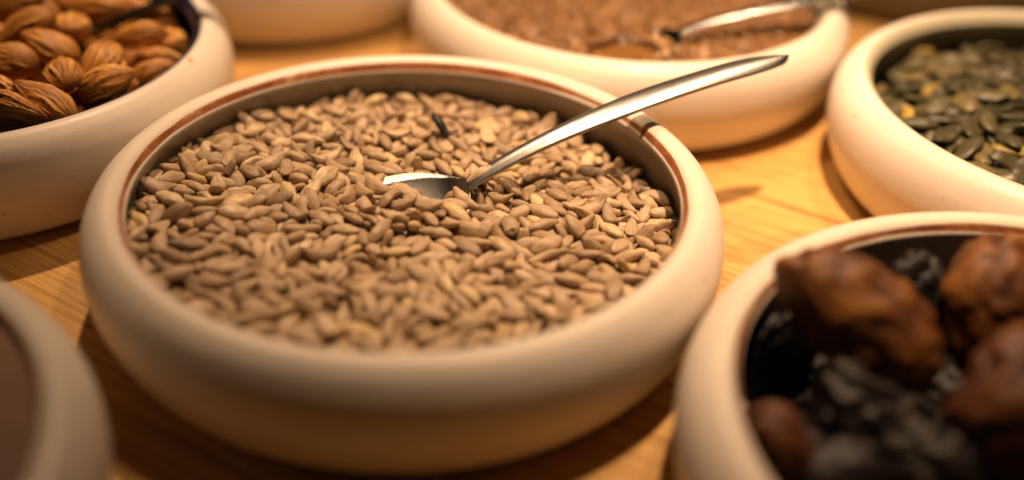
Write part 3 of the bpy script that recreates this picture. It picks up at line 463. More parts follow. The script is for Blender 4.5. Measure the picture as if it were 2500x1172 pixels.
-417,5858,560,85,18,-25,-43,82,2, -59,6071,514,53,-78,-26,17,97,0, -534,5408,567,40,79,46,4,88,2, -214,7294,524,98,-13,6,17,85,3, -780,5792,529,30,60,70,-25,90,10,
-1010,6762,554,12,1,21,-97,94,3, -93,5962,525,38,-86,-32,15,115,1, -651,6036,494,14,-91,40,-3,103,11, 99,5712,501,66,13,-11,-73,113,7, 450,6626,499,6,87,48,13,115,7,
-1033,5868,541,1,-7,89,44,89,3, -741,6049,609,9,-18,-96,-17,102,6, -1555,6329,618,22,-68,-69,12,99,3, -434,5463,566,81,2,-1,-59,111,3, 394,5994,490,88,44,-16,-9,92,5,
-1805,6076,597,77,23,-3,60,105,0, -1480,5028,597,61,-29,5,-74,89,9, -1233,6314,540,23,-45,-85,15,106,11, -2127,5533,614,44,12,14,88,103,11, 206,5904,551,8,-34,-92,-16,103,3,
372,6464,488,69,41,-30,-51,91,5, -332,7025,573,16,11,24,95,116,11, 523,7091,509,35,-2,15,93,83,5, 620,7277,507,79,-14,19,-57,83,2, -1172,5403,558,86,-17,15,-47,97,4,
-134,5416,526,48,-11,-20,-85,103,2, -1992,6687,630,21,-84,-49,11,103,5, 695,5789,485,52,11,-11,-84,94,0, -1594,6631,577,11,-71,61,33,106,7, 206,6208,541,33,-16,-43,82,95,1,
-1654,5959,584,34,-73,-56,19,113,2, -1614,5714,587,44,-45,68,-38,104,3, 53,6740,487,68,6,17,-71,95,8, -996,5061,540,3,20,-98,6,112,11, -150,6432,539,2,93,36,-1,85,3,
-1433,6651,558,82,-4,-15,-55,83,0, -1931,5864,595,17,2,55,82,81,5, -564,5668,516,46,33,74,37,113,0, 310,5049,516,20,84,50,4,84,11, -1177,6924,595,8,64,69,-33,86,6,
-699,4658,577,74,-8,-2,-67,102,6, 398,5562,521,19,9,-33,-92,80,10, -383,6906,512,99,11,2,-13,97,11, 377,4993,524,10,-65,-75,7,93,0, -790,4922,551,1,42,-90,10,94,10,
-161,7543,571,19,80,-57,4,105,0, -634,5315,515,91,-3,10,41,95,1, -1193,6914,528,58,20,14,77,115,3, -194,5135,543,22,74,-63,-6,100,0, -267,5610,523,32,15,-18,92,94,3,
-1798,5266,597,71,-9,6,70,104,5, -1109,5907,540,38,21,50,-75,80,4, -317,5397,570,26,8,-17,-95,87,5, -1630,6307,646,24,40,85,24,105,6, -2298,6610,631,73,16,9,65,86,6,
-1629,7117,604,21,-91,34,12,101,2, -1367,7485,581,72,-4,-3,69,105,11, -1406,5888,563,13,-82,-56,8,114,0, -251,5704,505,42,6,10,-90,101,0, -1405,7651,605,8,-59,-79,-12,91,0,
-1143,6777,540,33,20,20,-90,89,5, -384,5604,549,11,99,-9,0,90,6, -216,6683,506,8,-98,15,5,103,4, -673,4919,558,12,-17,97,-15,92,2, -1026,5954,546,15,41,9,90,107,2,
-508,6115,507,20,-14,-9,96,87,8, -240,4659,576,86,-6,10,-50,96,0, -1442,7082,563,14,-80,59,0,98,2, 333,7205,519,36,33,86,15,84,5, -1492,6533,596,37,-86,33,-12,98,0,
-566,6855,537,82,49,-23,-20,98,3, -1491,5961,564,10,-85,-47,21,101,8, -560,6148,637,98,-16,10,5,82,0, -1368,4677,616,87,17,-7,-46,94,3, -1880,5146,623,42,68,56,22,87,3,
-1247,5299,544,12,51,-85,-7,111,1, -2033,4957,658,17,-71,-67,17,102,5, 100,7213,574,54,-76,36,1,81,2, -879,5704,520,72,6,10,-68,99,6, -1716,5806,584,16,-41,-90,0,102,3,
-1013,5279,519,5,-92,-40,1,102,0, -1740,7207,613,4,-1,6,-100,98,1, -1624,7538,600,26,-13,14,-95,96,4, -2003,5815,599,18,-98,0,7,83,3, -1185,4814,596,56,-19,54,-60,80,9,
-1815,6779,618,21,-97,0,10,100,8, -1993,6490,612,31,8,-34,-89,89,7, -1091,5747,531,14,-38,83,-40,110,10, -1407,4497,681,80,-11,5,-59,107,9, -813,5505,522,3,-32,61,-72,110,3,
669,5487,538,49,-11,-17,85,96,1, -1867,4791,662,80,5,-19,-56,114,3, -1424,6376,579,38,-38,-47,70,85,11, -1855,5419,592,8,50,-81,-30,82,2, -1620,6131,566,84,-5,-9,53,105,0,
-1668,6417,566,5,-48,87,-10,105,3, -1459,5583,567,56,-56,53,-29,103,8, -1620,6875,587,8,4,-9,99,81,5, -1384,6182,556,86,44,26,6,104,5, -1715,5068,618,4,88,-47,2,109,3,
-1652,7449,598,1,-51,-85,-10,102,10, -1448,5743,551,9,88,47,-4,98,10, 90,4695,571,48,71,45,24,86,5, -1524,4574,629,12,-13,10,-98,101,0, -1464,4876,617,14,84,-51,-7,107,1,
-1408,5055,599,38,62,-49,-48,84,0, -1434,5346,552,50,-65,27,50,91,10, -1831,4917,648,1,19,19,-96,92,11, -863,5211,558,25,79,51,-24,81,1, -1731,6624,586,10,-39,-90,15,83,3,
-1855,6365,590,82,-41,-26,31,88,4, 643,5283,494,21,-10,-17,96,90,3, -1018,4497,628,15,-53,83,-5,101,2, -1488,5377,575,60,-56,22,53,84,6, 639,5985,487,51,7,18,84,104,7,
611,6248,479,45,3,-3,89,88,10, -1479,5484,553,14,81,-57,-11,81,3, 562,6572,497,14,-39,90,-9,90,7, -1540,4665,627,91,4,31,27,83,6, -1165,6263,605,28,-22,-24,90,115,8,
-1524,5255,574,0,-71,70,-8,89,1, -1864,6643,604,47,8,-1,-88,101,10, 1008,5557,521,60,21,4,-77,109,9, 910,6119,496,86,-6,4,-51,90,1, -222,6324,509,16,-95,27,7,93,2,
-1720,6316,616,44,0,-11,-89,82,2, -1236,4448,650,24,-58,-68,37,112,2, -1700,7076,609,21,90,-35,-14,94,0, -2069,6388,608,26,56,69,38,84,3, -2085,6615,623,2,55,83,13,96,3,
-1704,6083,623,27,-3,-7,-96,98,0, 40,4599,569,16,-55,-62,54,81,11, -1707,6708,590,95,14,7,-28,93,11, -1858,5939,606,31,-75,56,-18,112,1, -1866,6170,573,98,9,3,-16,90,11,
-748,6483,522,68,11,-8,-72,82,11, -1332,7709,609,67,-8,29,-68,84,2, -880,4533,570,4,-94,-34,4,93,11, -1357,7326,564,18,-90,38,9,103,2, -786,4546,577,49,-4,24,-84,93,2,
-913,4413,576,3,-78,-59,21,87,7, -849,4861,572,68,14,-4,-72,112,3, 149,7638,522,55,2,-15,82,83,4, 528,5027,567,98,16,3,-7,81,5, 495,4816,570,14,11,43,-89,113,11,
-818,5341,518,33,-72,51,-34,106,4, -1099,4374,600,95,9,14,-26,114,9, 319,4681,620,70,-3,15,70,94,3, -793,5612,485,9,99,8,-1,111,4, -2030,5659,610,12,97,-22,4,85,1,
-707,6316,592,1,-94,-31,13,85,0, -745,6748,545,43,70,51,26,105,9, -829,7020,514,50,14,-4,-85,88,1, -818,7264,532,85,12,4,52,98,11, 221,5500,495,56,83,2,-5,93,0,
105,5857,494,9,-27,95,-13,97,3, 256,6060,527,42,4,21,88,108,4, -559,4474,583,19,-71,-67,4,95,5, 214,4600,615,33,24,89,-19,109,0, -558,5284,540,45,69,40,40,115,8,
128,6499,538,83,41,-10,-37,83,2, -998,6425,589,11,-46,86,18,97,5, -865,6663,574,4,11,90,-41,82,11, -551,5484,506,71,8,13,69,100,3, -591,5869,488,69,-17,-20,68,85,3,
191,7150,515,80,-54,21,16,85,11, -2149,6318,612,93,17,1,-33,91,7, -1957,6256,583,98,14,4,-17,85,6, 362,5957,533,95,-25,10,16,91,10, -208,4429,585,70,59,9,38,91,9,
-1213,4673,595,4,-19,-95,23,88,2, -1268,5630,550,12,-10,-85,50,115,9, -2315,5805,640,4,-24,-96,-10,89,6, -1033,6051,517,98,4,9,19,105,0, -1083,6257,538,3,-3,-85,52,106,9,
-1227,6635,531,16,47,77,40,94,10, -1274,6860,537,23,87,-43,-3,116,8, -1981,6130,589,5,-94,-33,7,92,10, -1233,7308,543,2,-49,87,5,103,11, -1145,7529,597,54,81,-2,-24,96,9,
897,5422,530,85,-9,-25,-45,94,5, -1950,5987,607,60,-36,-29,66,89,1, -68,6680,500,7,28,-95,13,114,8, -1027,4861,574,21,-74,-54,33,86,5, -1071,4467,671,73,40,-21,-51,104,1,
-1950,5467,602,7,-2,-99,-12,98,5, -1005,5406,520,55,66,-51,-9,92,5, -1985,5371,612,17,-1,21,-96,108,2, -958,5586,492,10,55,-82,-9,112,6, -918,5982,504,16,84,52,-6,89,5,
-879,6262,638,34,46,-38,-73,99,2, -947,6539,522,75,-44,14,-48,83,9, 651,4993,555,6,6,47,-88,95,4, -1001,6904,524,44,75,49,4,111,8, -2154,6563,627,14,24,79,55,82,5,
-981,7014,525,61,29,-46,-57,91,9, 601,6500,539,99,-8,-9,-3,84,2, 445,6184,528,84,-4,33,43,81,8, -1903,6125,600,9,-71,-68,-13,101,10, 394,5883,492,8,-33,-92,19,115,5,
-1387,6057,560,43,-16,6,-89,112,0, 205,5429,543,8,-23,95,19,80,2, -678,6580,540,73,-1,10,68,115,1, -947,7378,590,28,33,-6,-90,85,8, -540,6775,525,92,11,3,38,98,10,
237,4725,616,31,-29,69,-59,101,1, -1308,7023,538,14,-96,-20,10,104,1, -558,5764,592,97,23,3,-12,96,3, -631,6980,523,8,-91,40,-9,88,1, -654,7119,532,93,-6,0,37,112,5,
-675,7483,558,0,-81,57,16,85,2, -652,6740,561,53,-17,11,-82,113,11, -681,7006,568,3,-83,-54,-12,92,2, -355,4392,571,99,-11,-4,-11,83,1, -1209,6388,522,20,-4,-5,98,83,5,
-470,5382,518,73,0,14,67,106,0, -471,5587,505,1,-72,-68,12,109,1, 60,4763,579,5,61,-73,31,100,11, -475,5889,508,40,82,-35,-20,84,9, -373,5862,504,82,15,10,55,91,7,
-511,6180,586,82,-2,6,-57,91,11, -1263,5705,584,92,-4,1,-39,101,5, -452,6248,606,40,-50,-43,64,82,9, -416,6801,539,28,-46,-70,47,113,9, -569,4309,580,7,13,1,-99,111,8,
61,5836,552,24,93,27,0,81,2, -632,6117,573,3,62,76,-19,100,3, -1271,7466,573,16,-71,-68,5,96,1, -1086,7045,511,42,-4,-6,91,101,5, -1213,6440,575,15,70,-70,-7,95,5,
-1063,6801,507,91,-10,5,-41,96,6, -899,5305,514,57,13,-8,-80,98,3, -875,5512,485,96,8,25,15,100,10, -1071,6536,530,11,2,70,71,98,2, 720,5076,524,30,-39,-48,72,96,11,
-759,6167,575,12,-74,-65,12,107,1, 218,7350,591,25,-56,75,-23,105,11, -827,6236,601,54,30,-21,-76,97,0, -833,6621,526,26,40,-87,9,86,7, -874,6779,512,3,-97,-23,0,105,11,
-697,4357,640,13,0,-16,-98,113,2, -899,7319,548,49,76,-40,-14,95,8, -904,7411,548,92,17,2,-34,95,5, -1046,5666,496,17,93,-31,4,91,7, 664,5093,584,91,-9,4,40,104,9,
-2204,5963,647,58,25,77,7,89,6, -1048,5541,512,90,2,-12,-43,105,3, 599,4913,541,3,-27,-29,92,92,1, 239,7393,539,34,-42,74,-39,85,11, -638,4563,581,98,6,8,15,112,1,
-870,7590,576,6,-51,-84,-20,96,5, -629,5028,547,9,-93,-34,6,93,3, -1103,4816,577,67,-10,7,73,89,1, -652,5532,500,5,-32,91,-24,114,5, -376,6096,541,95,-20,-24,-8,89,5,
-396,6996,516,1,-17,-98,-12,104,10, -391,7114,522,0,23,97,11,114,11, -2046,6744,635,90,-12,6,42,88,8, -625,4472,566,70,31,64,10,86,10, 280,4598,567,14,-16,97,-9,110,0,
247,5159,516,6,-22,-84,-49,80,5, 253,5355,493,18,2,6,-98,106,5, 280,5555,507,11,14,-85,49,109,2, -768,6600,565,21,60,75,20,96,2, 201,5687,485,57,-6,-6,82,88,0,
216,5853,489,27,-5,-19,-94,83,3, 181,6237,477,99,9,6,13,112,11, 190,6425,497,11,16,98,7,83,3, 284,6721,496,37,4,8,93,105,6, 243,7234,511,75,-44,29,-40,101,11,
-1287,4468,600,7,86,-51,-8,100,11, -1438,7464,580,10,-91,-40,4,98,10, 262,7488,511,13,-62,77,-2,91,1, 534,5029,510,16,89,-41,-11,101,3, 494,5323,487,63,3,18,75,96,8,
-829,4463,618,9,-29,90,-31,84,0, -1508,7326,577,7,100,6,-2,107,7, -1472,6924,570,2,-14,27,-95,105,3, -1426,6834,562,98,12,11,7,105,7, -323,6763,514,89,8,20,40,84,3,
462,5729,483,13,-85,-51,4,94,3, -993,6656,556,16,-54,82,9,83,3, -1043,7267,541,22,-24,84,-43,109,8, -1485,6286,551,16,-7,0,-98,113,10, 411,6181,473,12,-69,70,-12,90,3,
117,7326,506,6,2,9,99,112,11, 336,6325,481,10,-97,-21,10,108,3, 8,7153,505,98,-6,8,-17,105,0, 134,6553,495,18,95,-6,25,86,2, -426,7547,564,81,13,5,57,106,11,
-387,4807,575,87,37,22,25,84,8, -266,4438,621,20,-33,90,-22,100,6, -164,5269,530,81,-16,-2,-56,110,6, -102,5639,530,45,76,-12,-46,84,3, -175,5824,502,11,33,93,8,84,2,
-402,6027,512,96,20,2,-21,91,2, -275,6040,511,10,-98,18,-1,95,1, -1200,5818,531,15,6,-99,2,107,0, -167,6562,502,41,-12,-15,89,91,2, -191,6783,511,6,-29,-94,18,113,5,
-1314,4534,667,66,36,46,48,107,2, -1218,5715,527,7,10,-99,-10,106,4, -133,7451,540,86,-17,-2,48,106,2, -10,4529,564,0,17,98,11,113,11, 0,4838,561,6,-71,-69,13,90,4,
-592,6195,572,45,-30,-54,64,92,11, -50,5194,526,3,3,23,97,95,3, -407,4463,574,98,-15,11,8,88,8, 51,5290,503,6,73,-68,9,86,0, 15,5521,499,99,10,-2,-12,115,10,
-3,5701,498,77,-9,3,63,103,8, 7,5914,499,58,-2,19,79,101,8, -668,6631,609,14,45,-86,-19,99,1, 6,6209,498,48,70,48,22,99,2, 63,6404,472,1,-99,2,12,97,10,
-51,7065,507,9,-44,-88,14,112,3, 108,4593,627,29,-52,50,-63,104,1, -175,6456,495,4,20,-98,2,90,11, -605,7299,552,74,10,-11,-66,99,2, 16,7248,556,32,20,-20,-91,81,11,
-104,6987,510,63,-9,-35,69,81,3, -40,6805,490,8,-47,-86,18,82,2, -107,6391,496,15,-96,-21,12,100,8, -106,6182,498,89,-10,14,-43,88,1, -94,5714,502,71,10,-8,-70,86,7,
24,7439,520,90,31,-2,-31,91,0, -23,5416,513,12,-76,63,8,104,0, -491,7344,559,2,-7,-65,-75,92,2, -878,6451,519,57,68,24,-41,100,10, -720,4449,596,32,29,24,-87,113,9,
-51,4646,571,10,-52,-83,15,88,5, -947,6267,651,40,-3,91,-11,88,10, -613,4299,646,59,80,5,7,102,5, -534,7179,526,1,31,-95,-10,89,11, -481,6617,534,12,0,52,-85,87,9,
-843,4371,616,46,53,71,-6,101,5, -809,5249,583,93,-30,6,-23,96,1, -483,5226,526,25,2,-15,-96,85,4, 334,5277,507,7,-98,11,16,109,0, -1352,6621,593,58,15,-17,-78,92,8,
508,4855,518,10,3,-20,-98,84,8, 175,7436,506,3,-70,71,5,92,6, 158,7245,558,45,-80,38,-15,108,1, -1158,4476,620,31,-68,-65,-11,98,2, 217,6940,497,5,-86,-50,0,85,11,
138,6635,478,3,90,-43,-5,102,11, 93,6277,490,32,46,-64,-52,88,1, 172,6133,495,14,25,2,96,108,4, 202,5952,499,20,-1,-57,80,112,11, -1069,6313,533,79,-55,-19,-21,83,11,
-1132,6482,576,12,31,92,20,86,0, -711,5489,554,65,14,-20,-72,88,5, 378,5731,483,48,5,-17,-86,83,3, -229,6986,506,10,-18,-98,2,85,0, -763,6696,610,20,56,80,1,95,8,
-471,4576,581,10,-75,-65,-2,108,0, -701,7676,577,6,-86,-51,3,113,4, -1122,6307,582,53,-79,-1,-31,100,11, -754,7509,560,56,-11,-22,79,86,3, -725,7237,545,6,-17,84,-50,98,8,
-767,6954,518,13,-88,-45,3,96,3, -315,5459,508,35,35,55,-67,93,10, 66,4462,602,33,-93,-12,13,107,11, -683,5615,511,12,-60,77,17,109,10, -743,5348,522,36,-68,60,-21,106,3,
-678,5172,539,33,17,48,79,103,0, -755,4539,636,16,31,-93,9,82,7, -841,7682,577,18,-81,56,6,87,0, -453,5136,557,58,53,61,11,91,5, -324,4348,629,15,98,-16,-3,112,11,
-290,6159,532,66,71,-23,-10,89,9, -766,7168,595,55,-16,8,81,86,6, -480,4384,583,86,5,19,-48,109,8, -263,5501,503,41,19,17,-87,85,10, -318,5289,541,11,44,-71,-54,96,8,
-925,4474,627,0,89,45,-5,115,8, -542,5487,580,49,20,-55,-65,85,1, -487,5705,541,29,-69,-54,38,82,0, -257,5392,524,30,9,-17,-93,99,2, -299,4552,588,68,22,4,69,116,3,
-285,5803,531,89,30,-1,35,113,7, -480,7263,548,16,-33,-74,57,92,2, -482,6723,551,77,-11,-38,50,86,1, -289,5205,545,47,6,-15,-87,106,2, -1415,5191,604,50,9,13,-85,94,0,
292,6418,480,14,-59,79,-12,99,5, 143,6889,540,81,-35,19,-43,85,3, 362,7526,521,45,83,-31,-9,89,7, 463,5005,521,23,41,80,38,89,3, 705,5220,563,14,98,-2,13,110,5,
-923,5422,520,31,-12,-82,-46,94,5, -1217,5142,592,17,83,-45,29,88,0, -1370,5220,566,50,10,-10,85,90,11, -903,6701,530,44,-90,-5,-1,102,4, -1353,4425,622,82,53,-10,-18,101,3,
811,5185,534,86,39,-31,12,93,1, 804,5414,506,51,-22,40,-73,82,0, -953,7587,567,69,13,6,71,93,11, -1596,6970,585,1,98,17,13,83,7, 424,6714,515,6,-38,81,-45,85,7,
-1345,5431,543,11,-4,6,-99,102,5, -342,7214,525,49,-67,14,53,104,10, -1120,6418,606,2,-44,-87,-21,96,11, -1094,6395,529,8,95,-28,-14,115,8, -1194,6829,585,96,-2,14,24,100,0,
-1144,7172,529,37,0,-8,93,110,8, -1306,6684,540,55,83,-10,4,87,5, -1060,7368,552,92,22,-3,31,113,0, 188,6996,545,21,-7,6,-97,88,2, -1220,7612,602,31,77,56,8,101,8,
477,4734,581,14,15,-80,-57,100,5, -1328,6300,534,90,9,13,41,89,0, -1143,6139,603,26,26,22,-90,101,7, -958,4326,633,85,-24,42,-22,96,5, -168,4500,577,3,10,81,58,98,8,
-806,4320,586,20,8,-56,-80,93,3, -382,4563,583,35,46,69,43,81,1, -1602,6277,563,16,-91,36,10,112,11, -732,6874,516,37,-6,7,-92,90,4, -1836,6531,651,28,89,34,11,96,0,
-1747,6656,637,46,5,-5,-89,89,11, -600,4384,582,6,27,52,-81,86,11, -780,7150,538,27,-1,-33,-91,100,5, -1514,4492,627,47,54,43,-54,113,10, -1700,4725,650,5,25,-80,54,113,11,
959,5384,510,15,80,57,8,84,2, -481,4498,624,4,45,89,3,81,1, 551,5968,488,70,56,-21,-39,91,2, 528,5661,487,84,0,10,53,105,1, 572,5236,497,76,21,-3,-62,88,3,
664,5008,500,48,-86,14,-2,93,11, -844,6777,567,91,-12,6,-39,86,0, 350,7080,514,16,86,-49,-5,96,0, -589,6511,528,1,80,59,-8,94,10, -66,6195,558,48,-10,-6,87,107,3,
-598,5556,559,80,-20,12,-55,99,6, -2000,5555,598,1,6,-100,-2,106,10, -1504,6063,581,30,-51,33,-74,98,9, -1558,5837,570,98,11,-8,12,94,1, -701,5078,550,19,-83,-46,26,93,6,
-1575,5634,560,14,42,90,2,110,10, -676,5423,501,16,97,-15,9,95,0, -1606,5137,594,11,-5,-99,-3,89,0, -1625,4647,632,15,-74,-64,15,87,5, -565,6669,553,20,-80,-57,-5,114,2,
-1716,6514,568,1,99,11,-6,83,11, -1752,6231,566,23,-8,23,-94,101,9, -1845,5679,580,11,2,-9,99,94,11, -609,5796,541,65,-21,23,-69,88,0, -2087,6063,611,62,-34,-14,69,82,11,
-2101,5387,620,82,21,7,52,88,3, 311,7406,509,44,-81,-34,19,87,3, -894,7170,527,74,19,-7,-64,102,3, 288,6984,510,67,15,-8,-73,81,2, 316,6592,495,92,36,-8,-14,101,6,
479,5207,497,5,-29,-95,-10,85,1, 221,6511,480,69,15,-5,71,88,1, 321,6133,487,88,-9,14,-45,112,3, 320,7322,508,1,15,-98,-12,100,8, 286,5714,487,11,65,-75,-9,97,3,
208,5268,492,4,44,90,6,84,10, -811,6483,561,27,-58,-74,21,87,1, 357,4780,575,58,64,-2,-50,100,7, 67,7236,510,47,6,13,87,106,3, 882,5329,514,74,48,-27,-40,103,8,
-690,4314,585,81,-51,-2,30,89,0, 375,5630,512,14,-24,71,65,102,2, 426,5141,498,93,6,-4,-36,84,6, -1027,6598,598,67,0,0,75,105,0, -977,6369,524,45,-30,41,-73,89,3,
1057,5788,511,1,-61,79,10,102,1, -1128,6011,592,23,-16,78,-56,98,1, 621,6673,509,50,5,8,86,107,11, -2100,5621,615,24,-27,-78,51,84,8, 712,6160,481,38,13,-9,-91,84,0,
747,5281,488,7,-80,59,-6,81,11, -1285,7262,581,80,22,11,-54,80,8, 371,7475,597,15,-96,4,-21,102,1, 514,6732,507,8,59,79,14,89,3, 480,6290,482,12,-41,-89,14,94,2,
491,6113,485,4,54,-83,-12,113,1, 369,5133,535,23,1,0,97,84,8, 563,5514,502,42,19,41,78,114,6, 54,6485,486,1,-6,95,-32,87,1, 145,6743,484,63,-1,3,-78,89,10,
73,6106,488,14,93,33,-9,92,2, 618,5144,524,31,-39,-74,44,110,10, -443,6535,530,20,-96,-17,11,95,2, 692,5184,494,17,-91,37,-6,81,5, -410,6150,628,37,17,-4,-91,106,1,
524,6421,479,64,14,-8,-75,80,10, 841,5258,511,22,42,88,7,111,8, 824,5812,487,99,11,-2,8,91,11, -207,4573,626,18,97,-8,-17,102,5, -204,6184,512,71,6,19,67,93,2,
-381,5504,510,5,43,-90,-5,109,6, -351,4694,579,7,-68,72,-9,93,1, -26,4575,622,95,-11,-6,28,90,1, 445,4908,526,1,73,61,-29,81,8, -602,7457,561,53,-13,40,-73,81,6,
-330,6633,527,96,-22,13,-12,114,2, -350,7282,536,9,96,27,7,90,2, 557,6311,491,36,65,-55,-38,84,1, 75,5469,496,80,10,15,57,94,3, 132,5345,492,43,11,-9,-89,83,5,
642,5366,506,2,-5,83,55,99,1, 144,4537,564,99,10,-11,-7,90,1, -101,7245,513,7,93,36,1,95,3, -178,7080,512,100,-2,6,2,109,6, -383,4318,579,5,13,-82,55,105,11,
-319,6239,515,99,-6,7,4,100,5, -230,5939,509,96,16,6,21,94,3, -173,5656,517,41,49,-68,-36,89,1, -168,5515,512,64,43,33,54,89,8, -437,5793,541,95,-24,8,-20,86,8,
-123,4586,577,96,12,-17,19,86,8, -421,7731,575,4,49,86,10,93,6, 686,6742,515,8,-22,-96,17,85,5, 178,6347,534,14,-82,55,-1,109,1, 180,5647,532,9,-65,-76,1,91,2,
190,5435,486,10,98,-15,-11,82,2, -931,6538,615,32,31,79,41,107,9, -975,5824,498,9,-50,84,-18,89,5, -1121,5476,522,13,-81,57,7,110,0, 665,4930,502,25,5,9,-96,93,8,
783,5104,508,15,71,54,42,92,7, -1092,5320,522,6,45,-88,-13,94,5, -1118,6182,554,56,-82,-5,-6,105,11, -1453,5245,567,10,-63,77,-2,84,11, 578,6065,514,15,2,-56,82,81,2,
-1197,4885,579,97,-12,10,17,91,5, -1091,4553,597,38,-34,60,-62,92,9, -1355,7230,559,86,36,-4,-36,96,0, -1331,6977,587,95,30,1,-3,82,10, -53,6320,495,11,-6,-12,-98,110,5,
-1128,5068,557,1,-22,97,8,105,2, -1408,6116,611,93,21,19,22,90,5, -1124,6625,514,32,3,9,94,85,9, -866,6553,522,48,-6,-8,87,87,5, -397,6427,520,97,-6,9,-20,83,5,
172,4727,565,78,17,3,61,84,2, -901,5356,576,26,14,-1,-96,105,5, -1234,4583,603,7,32,94,6,103,2, -962,4594,576,83,7,13,54,88,0, -243,7439,552,73,14,12,66,115,3,
-92,4413,574,5,-37,90,20,115,5, -1198,7424,568,15,33,-82,-44,86,7, -1153,7251,527,55,37,10,-74,88,10, 545,4793,524,11,94,31,7,82,5, 461,4934,592,23,41,88,-2,116,5,
-1112,6946,540,32,81,-43,-25,105,2, -1351,6600,538,9,-97,-21,0,98,0, -1373,6416,550,50,42,45,61,93,5, -1269,6188,541,2,91,-21,-34,96,7, 15,6613,483,5,-5,9,99,92,0,
319,4705,554,8,-2,10,99,98,1, -1776,6414,621,26,-12,18,94,111,10, -1703,6814,599,86,-14,5,-48,83,11, -1852,6475,591,6,4,14,-99,108,8, -1815,6302,582,90,22,5,38,106,3,
-1667,6190,621,95,13,18,22,95,3, -1837,6569,590,17,-7,-98,5,83,7, -1765,5533,585,32,-1,-9,-94,101,7, -1839,6182,648,93,-32,-11,17,89,8, -1585,6172,640,35,1,-21,-91,89,2,
326,4884,541,83,-3,3,-55,97,5, -1965,6364,603,15,51,85,0,89,3, 148,5229,523,39,-42,-70,42,96,1, -2031,5952,622,16,76,62,9,107,1, -1963,4848,651,66,-30,28,-63,84,9,
-1793,4735,640,78,-12,10,61,84,8, -1118,5455,583,2,-94,29,17,92,5, -1715,4621,638,19,-91,38,-1,93,2, -1570,5507,578,41,-15,-30,85,106,0, -1350,5793,550,15,-87,-44,18,102,2,
-1371,5512,546,0,-94,-30,15,95,2, -1351,5332,553,93,11,-1,36,89,1, 0,6877,502,91,-16,16,-34,103,2, -1335,5118,583,15,-12,10,98,102,2, -2117,4986,651,20,54,39,-72,80,10,
-1401,4560,628,77,22,1,60,99,2, -1567,6105,619,7,-32,91,-26,106,11, -1546,7223,596,45,82,-25,-25,95,9, -1500,7026,594,46,-88,2,-8,100,1, -1625,6790,588,63,2,30,-72,84,4,
-1716,4798,645,91,-36,13,16,106,11, -70,7386,518,80,2,5,60,86,5, -1055,6461,544,9,-4,48,-87,113,10]
